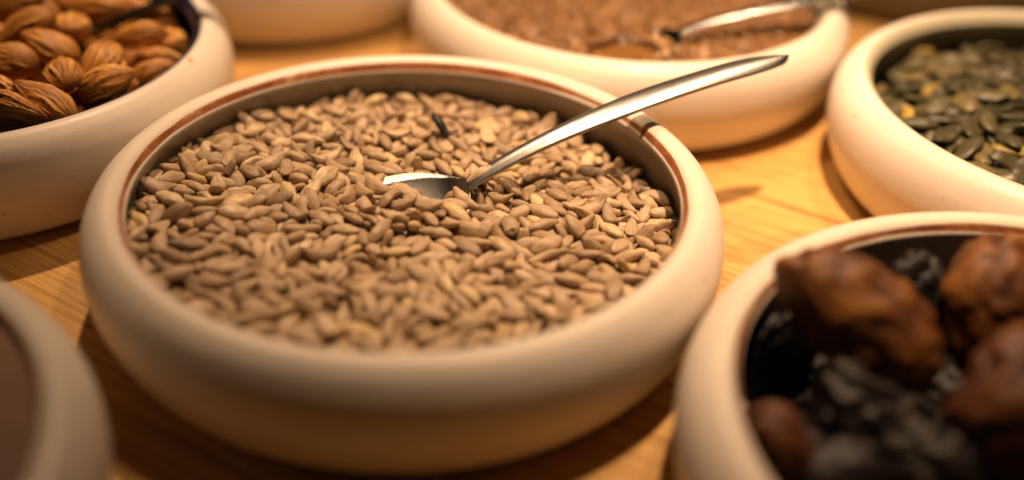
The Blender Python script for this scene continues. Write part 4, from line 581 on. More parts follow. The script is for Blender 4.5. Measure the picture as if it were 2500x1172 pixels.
PUMP = [
3791,8048,784,97,0,-10,-20,111,2, 3585,7948,760,12,68,72,8,106,2, 3411,7755,707,2,-3,5,100,112,0, 3511,7522,741,55,-4,8,-83,107,0, 3298,7908,714,95,9,-19,-23,93,3,
3648,7092,706,17,0,-97,-18,100,1, 3488,8934,667,44,16,-9,-88,109,1, 3395,7237,721,19,-37,90,-15,112,2, 3692,8758,682,94,7,-11,-32,110,0, 3653,7565,763,18,-78,-59,13,104,3,
3299,7467,696,44,5,-10,-89,109,1, 3719,7313,767,4,71,-70,9,100,0, 3819,9036,646,94,28,-14,-15,110,3, 3257,8406,633,22,41,88,-12,107,4, 3376,8636,656,4,98,22,2,99,3,
3131,7684,695,4,10,99,-3,112,2, 3688,6916,703,53,2,15,-84,109,1, 3727,7236,719,11,-1,5,99,100,0, 4007,8122,774,1,63,-78,4,107,4, 3632,8358,748,79,-13,-7,60,92,3,
3502,7179,691,1,-82,-57,-2,104,3, 4292,9380,648,3,-3,92,-39,105,0, 3738,7784,750,36,-7,13,-92,96,2, 3437,8090,702,85,2,-6,-52,102,3, 4073,9116,666,50,1,8,-86,109,3,
3947,8662,723,9,89,-45,4,111,0, 3934,7735,757,2,-11,99,-11,100,4, 3872,7579,738,2,98,18,1,104,1, 3281,8212,646,14,49,-86,7,107,4, 4200,8585,708,93,30,-3,19,112,3,
3592,8315,678,13,14,-97,-12,95,1, 3984,7866,738,5,-17,68,-72,93,0, 4188,8734,718,4,-99,9,1,99,2, 4159,8368,761,13,-24,-94,22,99,0, 3906,8489,736,4,93,-33,16,89,0,
3746,8384,726,65,7,-20,-73,103,2, 3940,7446,798,46,87,20,3,113,4, 4071,8901,678,7,3,33,94,108,0, 4274,9100,649,19,-18,-13,-96,112,1, 4360,8920,689,2,90,-43,-3,94,3,
3920,7943,727,96,24,-1,15,104,0, 3652,8547,680,84,-7,16,-52,113,3, 3302,8715,613,57,3,17,-81,90,0, 3496,8381,639,1,47,-88,1,112,3, 3367,8542,614,5,4,9,99,102,0,
3529,8660,620,5,19,98,0,109,0, 3677,7435,686,20,-63,-74,15,106,0, 4466,9022,708,74,-13,-11,-65,113,4, 3616,9132,636,76,56,10,31,100,0, 3102,7888,639,23,-57,77,-21,109,1,
3439,7878,681,6,34,88,31,109,1, 3482,7468,664,18,97,13,2,107,2, 3004,7944,672,70,15,-8,-69,113,1, 3983,8344,738,0,54,-76,36,91,3, 4070,9272,614,79,-2,-20,58,87,1,
4274,8353,779,12,88,-43,-13,93,4, 3139,8173,609,7,15,98,-7,95,2, 3887,8878,664,26,1,10,96,87,1, 3662,7919,719,8,83,54,7,98,0, 3076,8485,595,81,-20,-5,55,89,2,
4408,8694,747,32,41,78,35,92,0, 4435,9314,612,25,75,61,6,96,2, 3838,8273,685,80,21,-3,57,89,1, 3906,7750,684,6,37,93,1,102,2, 3870,8813,626,66,-2,-15,-73,91,0,
3297,7585,639,3,28,-95,-13,92,1, 4226,9293,600,10,25,96,-9,110,4, 3488,7603,689,8,-100,-3,-4,87,2, 3572,8886,599,45,-3,-5,-89,110,1, 3875,7354,726,1,-4,-5,100,96,3,
4201,8164,745,3,28,-96,-9,88,3, 4053,8307,696,28,-20,5,94,105,1, 3859,8205,737,100,-2,6,5,98,3, 3682,8179,712,65,-17,7,-74,91,4, 3068,8324,592,8,100,5,4,91,0,
3642,7180,643,98,0,-8,16,90,1, 4027,7605,782,10,96,25,-8,95,4, 3259,7807,634,19,-7,-7,98,106,4, 4137,7878,797,77,-17,7,-61,98,3, 3737,8869,625,0,75,66,6,92,4,
4701,9250,663,96,-5,1,-27,89,4, 3355,8855,582,27,-1,-3,-96,92,1, 3942,8513,681,21,83,51,0,100,1, 3871,8087,697,6,-20,95,-25,111,2, 3988,7341,794,98,-12,3,15,110,3,
4370,8461,732,80,6,0,-60,110,2, 3741,7666,685,98,-3,7,-20,105,1, 4242,8062,766,5,-11,10,-99,92,3, 4153,8201,691,94,3,-7,33,91,2, 3267,7271,653,46,75,41,23,91,2,
4161,8457,688,1,-4,-30,95,96,3, 4016,8762,648,43,5,-13,-89,102,3, 4699,9300,604,5,51,86,2,110,1, 3151,7669,621,0,-6,-13,99,91,3, 3234,7986,623,39,-8,-7,91,88,4,
3533,7009,641,2,98,-19,4,109,3, 3898,7503,684,3,-33,94,-3,108,1, 3012,8115,624,19,57,75,27,110,4, 4197,9023,615,92,-7,-6,-39,98,1, 3859,7204,674,40,-8,-15,90,97,3,
3587,8133,665,37,-1,12,92,112,3, 4092,8021,711,99,-5,-12,-5,96,4, 4210,8667,656,99,5,-2,-10,86,2, 4557,9202,621,50,-15,7,85,104,0, 3804,8645,640,14,-7,12,98,94,1,
3629,7855,652,96,-2,-7,-26,93,1, 3509,7309,651,3,-13,99,7,110,1, 3539,7686,655,4,7,99,7,97,1, 5872,8674,608,93,15,13,31,91,4, 5646,8161,671,36,92,6,-11,94,4,
5672,8812,599,47,4,2,88,109,1, 3092,7486,629,37,80,44,18,89,0, 5910,7345,633,1,88,-46,8,111,3, 5956,8186,667,87,20,-13,44,99,0, 6202,7631,605,33,-2,-5,-94,110,4,
5696,7672,735,45,-14,-12,87,106,3, 3029,7275,598,5,-31,95,-3,91,1, 5632,6963,731,5,31,95,5,111,0, 4457,7883,794,35,-58,71,-19,105,0, 4375,7395,813,78,0,-21,-59,107,2,
4579,7061,744,99,2,-6,14,87,4, 4661,6656,749,7,-47,-88,3,96,2, 4577,6099,600,2,-25,96,11,93,2, 4301,7757,773,90,20,31,-23,111,1, 4172,7363,708,6,-18,-4,98,99,1,
4669,8065,780,39,6,-31,87,106,0, 4115,7007,758,6,-4,-22,97,106,0, 4177,6103,620,17,-93,-32,-6,101,2, 3819,6398,670,14,-59,80,0,111,3, 3343,6967,689,4,19,98,3,110,2,
3501,6553,660,48,-9,-24,84,87,3, 2954,7659,626,20,96,-17,12,96,0, 2944,7335,621,47,-23,2,85,107,1, 6296,7954,624,45,-64,50,-37,88,2, 4199,6609,700,0,-71,67,-21,112,3,
5645,7341,729,94,32,-5,-7,97,1, 4490,8414,800,79,4,-4,-61,93,4, 4993,6134,619,18,-68,-69,18,97,1, 5802,6582,623,68,8,23,-69,106,1, 5266,8807,688,30,-9,2,-95,110,2,
5332,8599,771,98,1,3,18,89,2, 5342,8148,760,3,-48,-86,-18,106,3, 5429,7701,772,33,-6,-9,94,103,1, 5275,7305,764,12,23,96,7,113,4, 5252,6881,723,8,-45,-87,17,109,0,
4547,8849,708,13,50,85,-13,90,4, 5251,6683,681,1,-2,5,100,99,0, 5006,8915,694,96,-5,9,28,87,2, 4860,8448,764,13,-92,-36,-8,96,4, 4925,8126,777,1,-99,-9,10,92,2,
4906,7672,769,96,-14,-16,-16,95,0, 4936,7352,760,5,-10,-7,99,97,0, 4916,6952,727,100,-1,5,-6,104,0, 5075,6674,734,3,-4,6,-100,101,1, 5077,9342,610,20,-6,-38,90,86,1,
2891,8030,634,67,37,38,52,101,3, 4376,6158,624,78,15,-6,60,89,4, 3310,7145,626,82,-12,-11,55,99,0, 4693,7824,835,64,12,-8,-76,112,1, 4751,7699,795,4,-21,94,-25,90,2,
4932,7244,798,99,8,-4,-8,109,0, 4753,7051,779,1,86,-50,4,94,3, 4850,6435,737,57,11,7,81,98,1, 4784,6035,594,4,9,1,100,106,0, 4353,8035,813,2,65,-76,4,104,2,
4691,8437,794,84,-4,2,54,99,2, 4412,7643,738,33,13,9,-93,88,1, 4322,6932,756,77,-11,-4,62,96,0, 4388,6601,717,59,8,-21,-78,95,0, 4302,6017,612,20,12,-29,93,89,1,
3930,6786,764,4,-82,-58,1,106,1, 4037,6328,655,10,-46,-88,12,95,4, 3447,6743,665,15,22,28,-92,108,2, 3662,6489,660,66,30,1,-68,105,4, 4183,7380,808,20,86,-47,8,110,3,
3273,6912,630,32,-1,8,94,89,1, 4763,8849,709,4,47,-88,-6,99,4, 5062,6949,774,7,-97,-21,8,93,4, 5840,7524,678,78,5,30,55,87,3, 5815,7324,690,8,-15,5,98,102,3,
6115,6923,613,12,53,-74,-40,88,4, 5512,8566,679,11,-46,88,-3,111,1, 6143,8408,617,47,22,37,77,95,4, 5543,8003,756,99,-2,8,15,100,0, 5548,7698,741,99,5,-10,-4,88,0,
5227,6537,700,16,-5,-12,98,96,3, 5495,7220,784,74,14,-1,-66,106,4, 5520,6616,623,29,4,11,95,91,1, 5432,9156,617,22,92,-33,-1,103,4, 5002,8687,732,41,-22,-23,85,96,2,
5073,8406,727,8,-29,95,6,87,1, 5195,8100,768,41,-5,9,91,97,0, 4990,8032,774,88,33,8,32,93,1, 5072,7234,755,17,70,69,-2,93,2, 5613,6779,695,2,47,88,5,100,0,
6033,8314,615,12,-17,-97,-15,92,3, 6198,7875,613,9,-61,-78,13,109,3, 6032,7469,670,15,-2,-2,-99,100,1, 4800,7170,737,3,-89,-45,-3,93,0, 4839,6806,754,0,100,-1,-6,91,3,
4871,6579,703,14,-48,-82,-27,106,2, 4512,8685,707,40,-2,6,91,94,1, 4461,8202,753,99,15,-2,7,94,0, 4503,8025,758,4,-91,41,4,90,0, 4414,7607,801,9,3,-3,99,92,2,
4827,7460,802,5,-80,-59,10,91,2, 4467,7068,788,25,-15,-15,95,94,2, 4495,6441,712,62,38,20,66,109,3, 6235,7405,594,7,57,-81,-9,111,0, 4094,7236,756,3,99,0,13,111,3,
4034,6805,702,58,-42,-32,62,106,3, 4028,6572,658,92,-7,11,38,102,1, 3636,6807,626,4,-41,91,4,87,0, 3769,6257,599,12,61,78,6,93,4, 4451,6899,727,54,-10,-7,84,105,0,
4778,7914,803,85,0,-11,51,107,4, 4993,8361,800,2,-99,2,10,112,2, 4841,8691,729,81,-13,1,57,93,1, 6201,7193,604,20,-80,-56,12,96,4, 5711,8762,664,9,-76,65,6,88,2,
5569,8319,711,32,2,-8,94,111,0, 5654,7894,720,1,16,-99,-3,99,4, 5536,7561,743,96,-27,0,3,94,2, 5475,7263,724,100,2,-2,-3,88,0, 5743,6797,669,4,-8,-3,100,89,4,
5528,6454,610,86,-4,8,51,88,2, 5548,9062,594,3,-1,13,99,87,0, 5141,8577,723,80,28,-13,-52,100,4, 5253,8278,740,2,15,98,14,95,1, 5177,7896,758,99,11,-7,-1,93,1,
5202,7469,806,7,23,-97,-8,107,2, 5178,7163,739,10,99,-6,8,98,0, 5378,6701,752,98,6,-1,17,96,4, 5177,6353,674,50,-9,-4,-86,92,0, 5030,9213,627,3,-86,51,3,96,3,
3187,6766,611,6,-74,65,-13,94,2, 5963,8593,614,10,17,-10,98,100,1, 4759,6454,693,19,96,-12,-14,103,3, 5836,7959,650,11,62,76,-19,96,4, 4652,6771,687,99,-10,12,-6,93,3,
4645,6362,681,67,-2,-15,-72,113,3, 4289,8806,652,97,-11,0,-21,108,4, 4323,8155,689,2,-36,93,2,99,4, 4226,7809,692,2,14,99,-1,90,0, 4363,7429,719,52,-12,13,83,111,0,
4249,7049,686,9,3,-4,-99,110,4, 4310,6692,650,1,96,26,3,89,0, 4511,7146,692,100,4,0,1,89,3, 4358,6351,615,40,4,-8,91,94,1, 3838,6716,646,3,-10,-99,-3,112,3,
3940,6262,602,4,-44,89,10,90,2, 3535,6617,612,98,5,-12,13,102,0, 3194,7391,626,2,26,-96,13,105,3, 6033,8012,616,99,8,5,-8,90,3, 5873,7712,634,99,9,5,-3,88,3,
5961,7142,603,86,4,-1,50,91,1, 5786,8891,609,40,15,22,88,105,2, 3957,6993,701,12,95,22,-17,90,2, 4667,7407,754,96,-14,16,17,109,3, 4576,7806,762,52,6,-9,85,95,3,
4595,8088,701,8,-43,-89,13,95,0, 5241,8861,629,98,3,11,17,88,0, 5298,8401,661,100,-1,-5,5,107,0, 5324,8146,682,8,21,96,16,89,4, 5278,7804,684,10,26,96,-1,90,3,
5307,7456,701,24,13,21,94,112,2, 5336,7019,675,88,-16,-6,-45,88,2, 5328,6718,628,83,-2,2,-55,89,1, 5292,6365,611,4,-14,99,2,95,2, 4919,9282,597,99,2,0,-10,87,4,
4977,8843,650,11,6,16,98,106,2, 5051,8463,668,39,-7,-6,91,89,0, 4847,8085,719,71,-10,-1,69,105,0, 5041,7776,694,6,100,-1,-5,98,2, 5073,7465,694,96,5,-7,-27,112,0,
4988,7059,682,60,0,6,-80,92,3, 4995,6681,677,13,-15,22,-95,92,3, 4875,6359,637,99,-8,6,11,111,2, 4530,8826,647,4,18,98,-10,104,4, 4615,8342,723,8,-27,-95,-13,110,2,
5492,8314,649,43,5,10,90,87,4, 5637,7921,655,7,-93,-36,3,99,3, 5730,7674,670,35,18,4,-92,88,2, 5522,7258,653,5,-98,-15,8,97,4, 4578,7611,705,0,-35,-93,-4,101,3,
4554,7358,709,54,5,7,84,111,3, 4549,6952,680,3,84,54,3,102,2, 4530,6711,649,28,4,-7,96,86,1, 4577,6269,622,27,-5,-4,-96,106,0, 4267,8327,669,99,-5,-5,-8,88,1,
4228,7962,691,18,6,-9,-98,87,1, 4120,7738,723,7,-90,38,-18,104,0, 4317,7267,695,9,51,86,0,112,4, 4272,6870,676,100,2,-1,-2,113,4, 4196,6502,638,0,-24,97,8,102,3,
4221,6271,619,13,-77,62,4,100,2, 3801,8380,656,84,2,3,54,93,4, 3839,7970,664,98,-3,-7,17,86,1, 4002,7259,676,6,-83,55,-2,97,0, 3857,6990,658,27,7,1,96,100,0,
3766,6560,632,15,-8,98,9,108,3, 3450,8005,640,5,-36,93,-5,93,0, 3463,6431,616,94,-25,8,-21,107,0, 4434,8014,704,82,6,6,56,98,3, 5826,6744,607,4,-22,-97,4,103,2,
4503,8422,674,88,-3,-3,48,111,1, 4653,9089,618,8,-3,99,-8,89,4, 5550,7042,654,19,1,17,-97,106,2, 5649,6681,622,90,-10,11,-41,105,3, 5216,9216,591,9,96,28,-2,92,0,
5222,8703,646,18,2,13,97,96,2, 5137,8276,675,5,0,-11,99,92,0, 5264,8024,685,94,7,-7,-33,96,2, 5218,7646,684,3,12,-99,2,94,1, 5204,7298,680,1,-2,100,-4,111,4,
5182,6987,656,24,6,-5,97,98,1, 5252,6563,628,2,-36,-93,3,102,4, 4875,9066,625,1,87,50,-4,107,1, 4935,8689,647,32,3,1,95,101,1, 4862,8316,683,2,40,92,1,111,0,
4902,7927,695,2,-55,84,-1,92,2, 4912,7641,697,100,5,2,7,87,4, 4908,7412,704,28,12,7,-95,93,0, 4840,6916,665,61,5,-6,79,101,1, 4818,6653,645,31,-4,5,-95,100,1,
4826,6206,601,92,1,0,-40,95,1, 4662,8671,675,33,6,-18,-92,107,4, 5755,7007,659,23,-5,42,-87,106,4, 5609,7427,662,99,-12,3,12,108,3, 5714,7803,650,23,-7,14,-96,92,3,
4745,7557,756,78,-19,6,-59,113,4, 4690,7177,700,25,-74,-62,5,89,3, 4760,6778,709,10,87,-47,-14,98,4, 5943,8090,690,19,-2,17,-97,110,0, 4290,7886,754,0,48,-87,-10,100,2,
4249,7544,753,48,5,17,-86,87,4, 4144,7089,728,7,-98,1,-17,93,0, 4326,6749,734,74,-3,5,67,95,2, 4364,6443,679,12,96,12,-22,113,4, 4071,7493,721,79,-4,-8,61,87,0,
3903,7106,728,3,12,-1,-99,95,1, 3834,6767,712,3,-6,-100,4,100,0, 4030,6154,594,11,-93,-36,-1,91,0, 3341,6596,652,91,3,-22,-34,112,3, 2904,7813,596,2,54,-83,16,96,3,
3150,7030,616,67,-6,22,-71,89,2, 5981,8433,606,2,98,1,-18,89,3, 6040,7949,667,99,6,-7,10,86,4, 5976,7618,645,60,19,-3,77,109,1, 4721,7830,704,0,-91,41,10,108,4,
6032,7015,618,17,-98,-4,14,107,0, 4713,8175,763,27,-95,-13,-1,98,4, 4680,8941,667,35,5,-1,94,112,3, 5642,7481,716,6,13,-98,11,99,0, 5792,7147,681,26,-9,-45,-85,110,0,
5955,6848,601,39,8,8,91,89,2, 5459,8936,612,99,4,12,-4,88,0, 5393,8664,680,42,-59,-62,29,97,0, 5421,8222,680,87,20,1,-46,98,0, 5357,7882,742,9,5,-3,-99,96,4,
5401,7550,698,76,-34,15,-54,98,1, 5419,7040,728,77,-13,-9,-61,103,2, 5468,6835,671,59,11,26,76,93,0, 5501,6283,588,2,13,-99,-9,94,0, 5177,8982,658,12,-57,75,-30,109,4,
4950,8500,732,22,-63,72,18,92,2, 5064,8141,705,28,-2,3,-96,98,2, 5119,7765,778,100,-6,-5,6,100,2, 5107,7524,775,62,-1,13,-77,96,4, 4967,7084,751,12,98,-14,-11,98,4,
5116,6828,703,4,-98,-8,15,109,1, 5101,6401,636,54,-12,26,-79,97,3, 4672,8494,723,16,-98,12,7,104,3, 5732,8284,647,98,17,6,-7,100,4, 5518,8749,643,70,5,1,-71,105,4,
5442,7923,673,70,-5,-9,-71,112,0, 4529,7501,769,25,96,-12,9,99,2, 4536,7206,763,34,1,3,-94,98,3, 4661,6934,713,22,42,-86,-17,99,1, 4540,6585,664,98,20,-5,-4,103,1,
4206,7608,699,94,-7,-4,33,97,4, 4213,7199,730,13,-96,8,-21,102,0, 4114,6742,700,65,23,-31,-65,94,0, 3994,6118,656,22,-94,27,-8,113,2, 3921,9161,602,10,71,69,3,110,0,
3872,6862,665,96,26,-10,4,87,1, 3925,6454,622,7,-97,-23,-2,108,0, 3472,6844,626,12,-95,-26,-14,97,3, 2970,7567,599,6,99,4,9,92,3, 3053,7112,605,11,-70,70,9,102,3,
6136,8139,606,98,5,4,-17,112,4, 6034,7802,623,98,-13,13,-8,100,2, 6072,7379,608,8,-73,-67,4,91,3, 5601,8553,627,84,4,-1,54,94,0, 5634,8080,664,16,-7,-29,-94,91,0,
4525,7856,702,3,-84,-54,3,107,0, 5746,8494,630,13,-80,-58,0,110,3, 4678,8208,721,23,-96,13,10,89,1, 4485,8987,633,99,-7,0,-13,94,4, 5530,7653,670,32,2,-8,94,111,0,
5634,7198,661,12,-14,31,-93,92,1, 5694,6897,645,93,36,-1,0,92,2, 5299,9032,613,9,59,-79,15,95,3, 5232,8575,676,14,12,95,25,96,4, 5308,8429,730,3,-22,97,9,107,0,
5142,7959,709,14,7,10,-98,112,1, 5243,7666,746,80,1,-5,-60,105,3, 5213,7139,684,5,-15,97,-18,94,4, 5429,6769,648,88,-25,10,-39,88,1, 5155,6188,620,76,0,-13,64,110,4,
4966,9015,666,17,-97,-1,19,109,0, 4816,8557,679,12,4,10,-99,110,2, 4918,8276,750,5,10,0,99,110,0, 4908,7848,754,11,-2,1,-99,96,4, 5021,7614,738,31,-7,-1,-95,100,2,
4897,7222,690,91,3,-6,41,101,0, 5007,6832,670,96,8,13,24,100,0, 5018,6512,673,44,-29,33,-78,95,3, 4419,8590,667,2,-41,91,-8,113,0, 5867,8242,648,28,-93,7,21,88,4]
PUMP_SEEN = 91
HUSK = ((-0.02843, 0.35904, 0.0375), (-0.24384, -0.39647, -0.0246, -0.88473))
FLAKE = (-0.12745, 0.38492, 0.0478)
SPOON_B = ((-0.18153, 0.41679, 0.041), 0.3524, -0.2494)
SPOON_C = ((0.06836, 0.44411, 0.0427), 0.3777, -0.0462)
ALMONDS = [
    ('almond with its blunt wrinkled end turned to the viewer, near the middle', -0.1688, 0.3624, 0.05, 0.5053, -0.0566, -0.1992, 0.8377, 1, 3),
    ('upright oval almond with vertical ridges below the dark spoon', -0.1605, 0.3793, 0.047, -0.6367, -0.0778, -0.1882, 0.7437, 1, 1),
    ('ridged almond resting against the front rim, lowest of the sharp ones', -0.1522, 0.3618, 0.047, -0.8914, -0.3859, 0.131, -0.1986, 0.98, 1),
    ('light ridged almond slanting down to the right beside the front rim', -0.1688, 0.3445, 0.047, -0.2197, -0.1591, 0.3435, -0.8991, 1.02, 2),
    ('almond with its sharp tip pointing up left above the blunt one', -0.1824, 0.3869, 0.05, -0.0896, -0.1781, 0.1093, -0.9738, 1, 0),
    ('darker ridged almond at the left picture edge, middle height', -0.1949, 0.376, 0.048, 0.0399, 0.0263, -0.3968, 0.9167, 1, 0),
    ('big light tan almond at the upper left of the bowl', -0.1979, 0.4, 0.05, 0.2806, 0.1044, 0.4425, -0.8453, 1.08, 2),
    ('dark almond lying on its edge right of the upright oval one', -0.1542, 0.4077, 0.045, 0.1231, -0.0645, 0.7046, -0.6959, 1, 1),
    ("small round almond end against the bowl's right wall", -0.1452, 0.4161, 0.042, 0.7283, 0.0078, 0.0716, 0.6814, 0.95, 3),
    ('long almond lying just under the dark spoon handle', -0.1597, 0.4275, 0.042, -0.1328, -0.1053, -0.3112, 0.9351, 1.1, 2),
    ("almond seen end-on, dark, left of the spoon's handle foot", -0.184, 0.415, 0.047, 0.6834, 0.0476, 0.1186, 0.7188, 1, 3),
    ('long blurred almond along the top edge of the picture', -0.1812, 0.434, 0.048, -0.0038, -0.0025, -0.3973, 0.9177, 1.2, 2),
    ('almond in the top left corner, left of the end-on dark one', -0.2111, 0.427, 0.05, 0.8627, 0.4666, -0.0929, 0.1718, 1.05, 0),
    ('narrow piece of almond between two larger ones at the front rim', -0.1621, 0.3637, 0.038, 0.621, 0.5874, -0.1203, 0.5048, 0.85, 0),
    ('almond half hidden behind the front rim at the right', -0.144, 0.3871, 0.039, 0.8486, 0.459, -0.1252, 0.2315, 0.9, 1),
    ('dark glossy almond in shade near the right wall', -0.1436, 0.3978, 0.0405, -0.5604, -0.8279, 0.0003, -0.022, 0.9, 2),
    ('blurred almond closest to the viewer at the lower left of the heap', -0.1754, 0.3347, 0.0475, 0.7532, 0.6526, 0.0226, -0.0795, 1, 0),
    ('tan almond at the left picture edge above the lowest one', -0.185, 0.348, 0.0465, -0.8544, -0.4621, -0.113, 0.2089, 1, 1),
    ('small tan almond end at the left picture edge under the dark ridged one', -0.1982, 0.3754, 0.041, -0.8743, -0.4729, 0.0519, -0.0959, 0.9, 3),
    ('small almond end peeping out left of the blunt almond', -0.188, 0.3805, 0.04, 0.2089, 0.113, -0.4621, 0.8544, 0.85, 1),
    ('almond hidden under the dark edgewise one', -0.1574, 0.4012, 0.038, -0.0574, -0.031, 0.4747, -0.8777, 0.9, 0),
    ('round almond end behind the spoon handle at the top right', -0.1637, 0.4515, 0.039, -0.7858, -0.1757, -0.094, -0.5855, 0.9, 3),
    ('almond pressed against the right wall by the rim', -0.1459, 0.4188, 0.035, -0.7272, -0.2697, 0.1742, -0.6067, 0.85, 1),
    ('almond filling the gap below the upper left ones', -0.2014, 0.4268, 0.044, 0.7712, 0.4171, 0.2287, -0.4229, 1, 0),
    ('almond under the long blurred one beside the spoon', -0.1712, 0.4438, 0.043, 0.8319, 0.5487, 0.0328, -0.0758, 1, 2),
    ('', -0.2888, 0.3826, 0.0371, 0.7595, -0.0963, 0.0468, 0.6417, 0.9479, 0),
    ('', -0.2892, 0.4141, 0.0352, 0.3655, -0.1386, 0.1979, -0.8989, 1.0344, 0),
    ('', -0.2692, 0.3489, 0.034, -0.5972, 0.1154, 0.1015, -0.7872, 0.9751, 2),
    ('', -0.281, 0.3631, 0.0352, 0.8301, -0.0056, 0.102, -0.5482, 1.0014, 2),
    ('', -0.2709, 0.382, 0.0368, -0.88, 0.1779, 0.0638, -0.4358, 0.9773, 1),
    ('', -0.2813, 0.3994, 0.0353, -0.1886, -0.0756, -0.0932, 0.9747, 0.928, 1),
    ('', -0.2718, 0.4157, 0.0374, 0.9145, -0.1307, -0.1534, 0.3509, 0.9307, 2),
    ('', -0.2798, 0.4342, 0.0341, -0.5881, -0.1814, -0.2028, -0.7616, 0.9734, 0),
    ('', -0.2521, 0.3455, 0.0342, 0.8539, -0.1125, -0.095, 0.4992, 1.0476, 3),
    ('', -0.2595, 0.3629, 0.0342, 0.6466, 0.2043, -0.2969, -0.6723, 0.9988, 3),
    ('', -0.2511, 0.3807, 0.0341, -0.8249, 0.2591, -0.2692, 0.4241, 0.9462, 3),
    ('', -0.2616, 0.3965, 0.0357, 0.6941, 0.1506, 0.2413, 0.6613, 0.9848, 0),
    ('', -0.2533, 0.4144, 0.0361, -0.754, -0.0197, -0.0946, 0.6498, 0.9609, 0),
    ('', -0.2592, 0.4319, 0.0376, 0.3675, -0.3345, 0.1611, -0.8527, 0.9843, 0),
    ('', -0.2517, 0.451, 0.0363, 0.9364, 0.3001, -0.1044, -0.1491, 0.961, 3),
    ('', -0.2303, 0.3493, 0.0343, 0.9946, 0.014, -0.0498, -0.0897, 0.9258, 1),
    ('', -0.2406, 0.3635, 0.0374, 0.8798, 0.2579, -0.0556, -0.3955, 0.9708, 0),
    ('', -0.2331, 0.3801, 0.0364, -0.6736, 0.1524, 0.1906, -0.6976, 0.9695, 1),
    ('', -0.2415, 0.3999, 0.0348, -0.518, 0.0512, -0.3223, 0.7907, 0.9884, 0),
    ('', -0.2336, 0.4161, 0.0345, 0.1367, 0.188, -0.2747, -0.933, 0.9254, 0),
    ('', -0.2406, 0.4324, 0.034, -0.8634, -0.1262, 0.0985, 0.4784, 1.0224, 2),
    ('', -0.2324, 0.4503, 0.0374, 0.3012, 0.0745, 0.33, 0.8915, 1.0238, 2),
    ('', -0.2208, 0.3316, 0.0343, 0.9131, -0.1806, 0.0332, -0.364, 1.0238, 1),
    ('', -0.213, 0.3462, 0.0368, -0.5181, 0.0774, -0.088, -0.8472, 1.0466, 0),
    ('', -0.2214, 0.3625, 0.0352, 0.1548, 0.1811, 0.1144, -0.9644, 0.9519, 2),
    ('', -0.213, 0.3825, 0.0379, 0.3858, -0.0372, 0.0759, -0.9187, 0.9607, 3),
    ('', -0.2211, 0.3987, 0.0377, 0.042, 0.1565, 0.1359, -0.9774, 0.9976, 2),
    ('', -0.2139, 0.4137, 0.0346, -0.7853, 0.2513, -0.1021, 0.5565, 0.9684, 2),
    ('', -0.2215, 0.4339, 0.0343, -0.4423, 0.0694, 0.0672, 0.8917, 1.0348, 0),
    ('', -0.2124, 0.4503, 0.0344, -0.429, -0.0394, 0.047, -0.9012, 0.9437, 3),
    ('', -0.2216, 0.4682, 0.0343, 0.9212, 0.3045, -0.1465, -0.193, 0.9489, 2),
    ('', -0.1914, 0.3465, 0.036, -0.7496, 0.1678, 0.1828, -0.6136, 0.9898, 3),
    ('', -0.2011, 0.3641, 0.0356, -0.8225, 0.17, -0.1412, 0.524, 0.9902, 2),
    ('', -0.1933, 0.381, 0.0341, 0.0361, -0.0006, -0.1649, -0.9856, 1.002, 2),
    ('', -0.2023, 0.3976, 0.0344, -0.6235, -0.2943, -0.2423, -0.6826, 0.9393, 1),
    ('', -0.1947, 0.4139, 0.0342, 0.2747, -0.1963, -0.1738, 0.9251, 1.0127, 2),
    ('', -0.2046, 0.4313, 0.037, -0.7981, -0.0214, 0.0453, -0.6005, 1.0036, 1),
    ('', -0.192, 0.4499, 0.0378, -0.8914, -0.1441, 0.3198, 0.287, 1.0102, 1),
    ('', -0.2027, 0.4649, 0.0374, -0.0416, -0.074, -0.107, -0.9906, 0.9709, 2),
    ('', -0.1851, 0.366, 0.0341, 0.9851, -0.0976, 0.0805, -0.1168, 1.0303, 0),
    ('', -0.1745, 0.3816, 0.0359, -0.5987, 0.2124, -0.117, 0.7634, 1.0398, 3),
    ('', -0.1839, 0.3971, 0.0361, -0.7795, 0.2872, 0.1875, -0.5242, 0.9664, 3),
    ('', -0.173, 0.4135, 0.0365, -0.6918, 0.0642, 0.2288, -0.6819, 1.0013, 2),
    ('', -0.182, 0.4307, 0.0349, -0.3765, -0.4255, -0.2518, -0.7834, 0.925, 2),
    ('', -0.1647, 0.3633, 0.0343, 0.7687, -0.0503, -0.1669, -0.6154, 1.0275, 0),
    ('', -0.1557, 0.3803, 0.0351, 0.9081, 0.323, -0.2626, -0.0456, 0.9214, 1),
    ('', -0.1648, 0.3974, 0.037, 0.4756, 0.1614, -0.211, 0.8386, 0.9425, 3),
    ('', -0.1622, 0.4315, 0.0368, 0.7746, 0.1369, 0.0111, -0.6174, 0.9427, 0),
    ('brown almond on top of the heap beyond the left picture edge', -0.274, 0.3792, 0.0444, -0.3662, -0.1643, 0.3314, 0.8538, 0.9411, 1),
    ('brown almond on top of the heap beyond the left picture edge', -0.287, 0.3966, 0.0426, -0.9358, -0.0729, -0.2911, 0.1848, 0.954, 3),
    ('brown almond on top of the heap beyond the left picture edge', -0.2763, 0.4155, 0.0426, 0.0331, -0.1591, -0.198, 0.9666, 1.029, 0),
    ('brown almond on top of the heap beyond the left picture edge', -0.2536, 0.342, 0.0429, 0.9595, -0.2339, -0.1491, -0.0489, 0.9228, 0),
    ('brown almond on top of the heap beyond the left picture edge', -0.2654, 0.3632, 0.0449, -0.9751, -0.1049, -0.0163, 0.1947, 0.9711, 1),
    ('brown almond on top of the heap beyond the left picture edge', -0.2517, 0.3806, 0.0434, 0.963, 0.1942, -0.1788, 0.0538, 1.0166, 3),
    ('brown almond on top of the heap beyond the left picture edge', -0.2654, 0.3977, 0.0444, 0.9816, 0.06, -0.0558, 0.1725, 1.0286, 1),
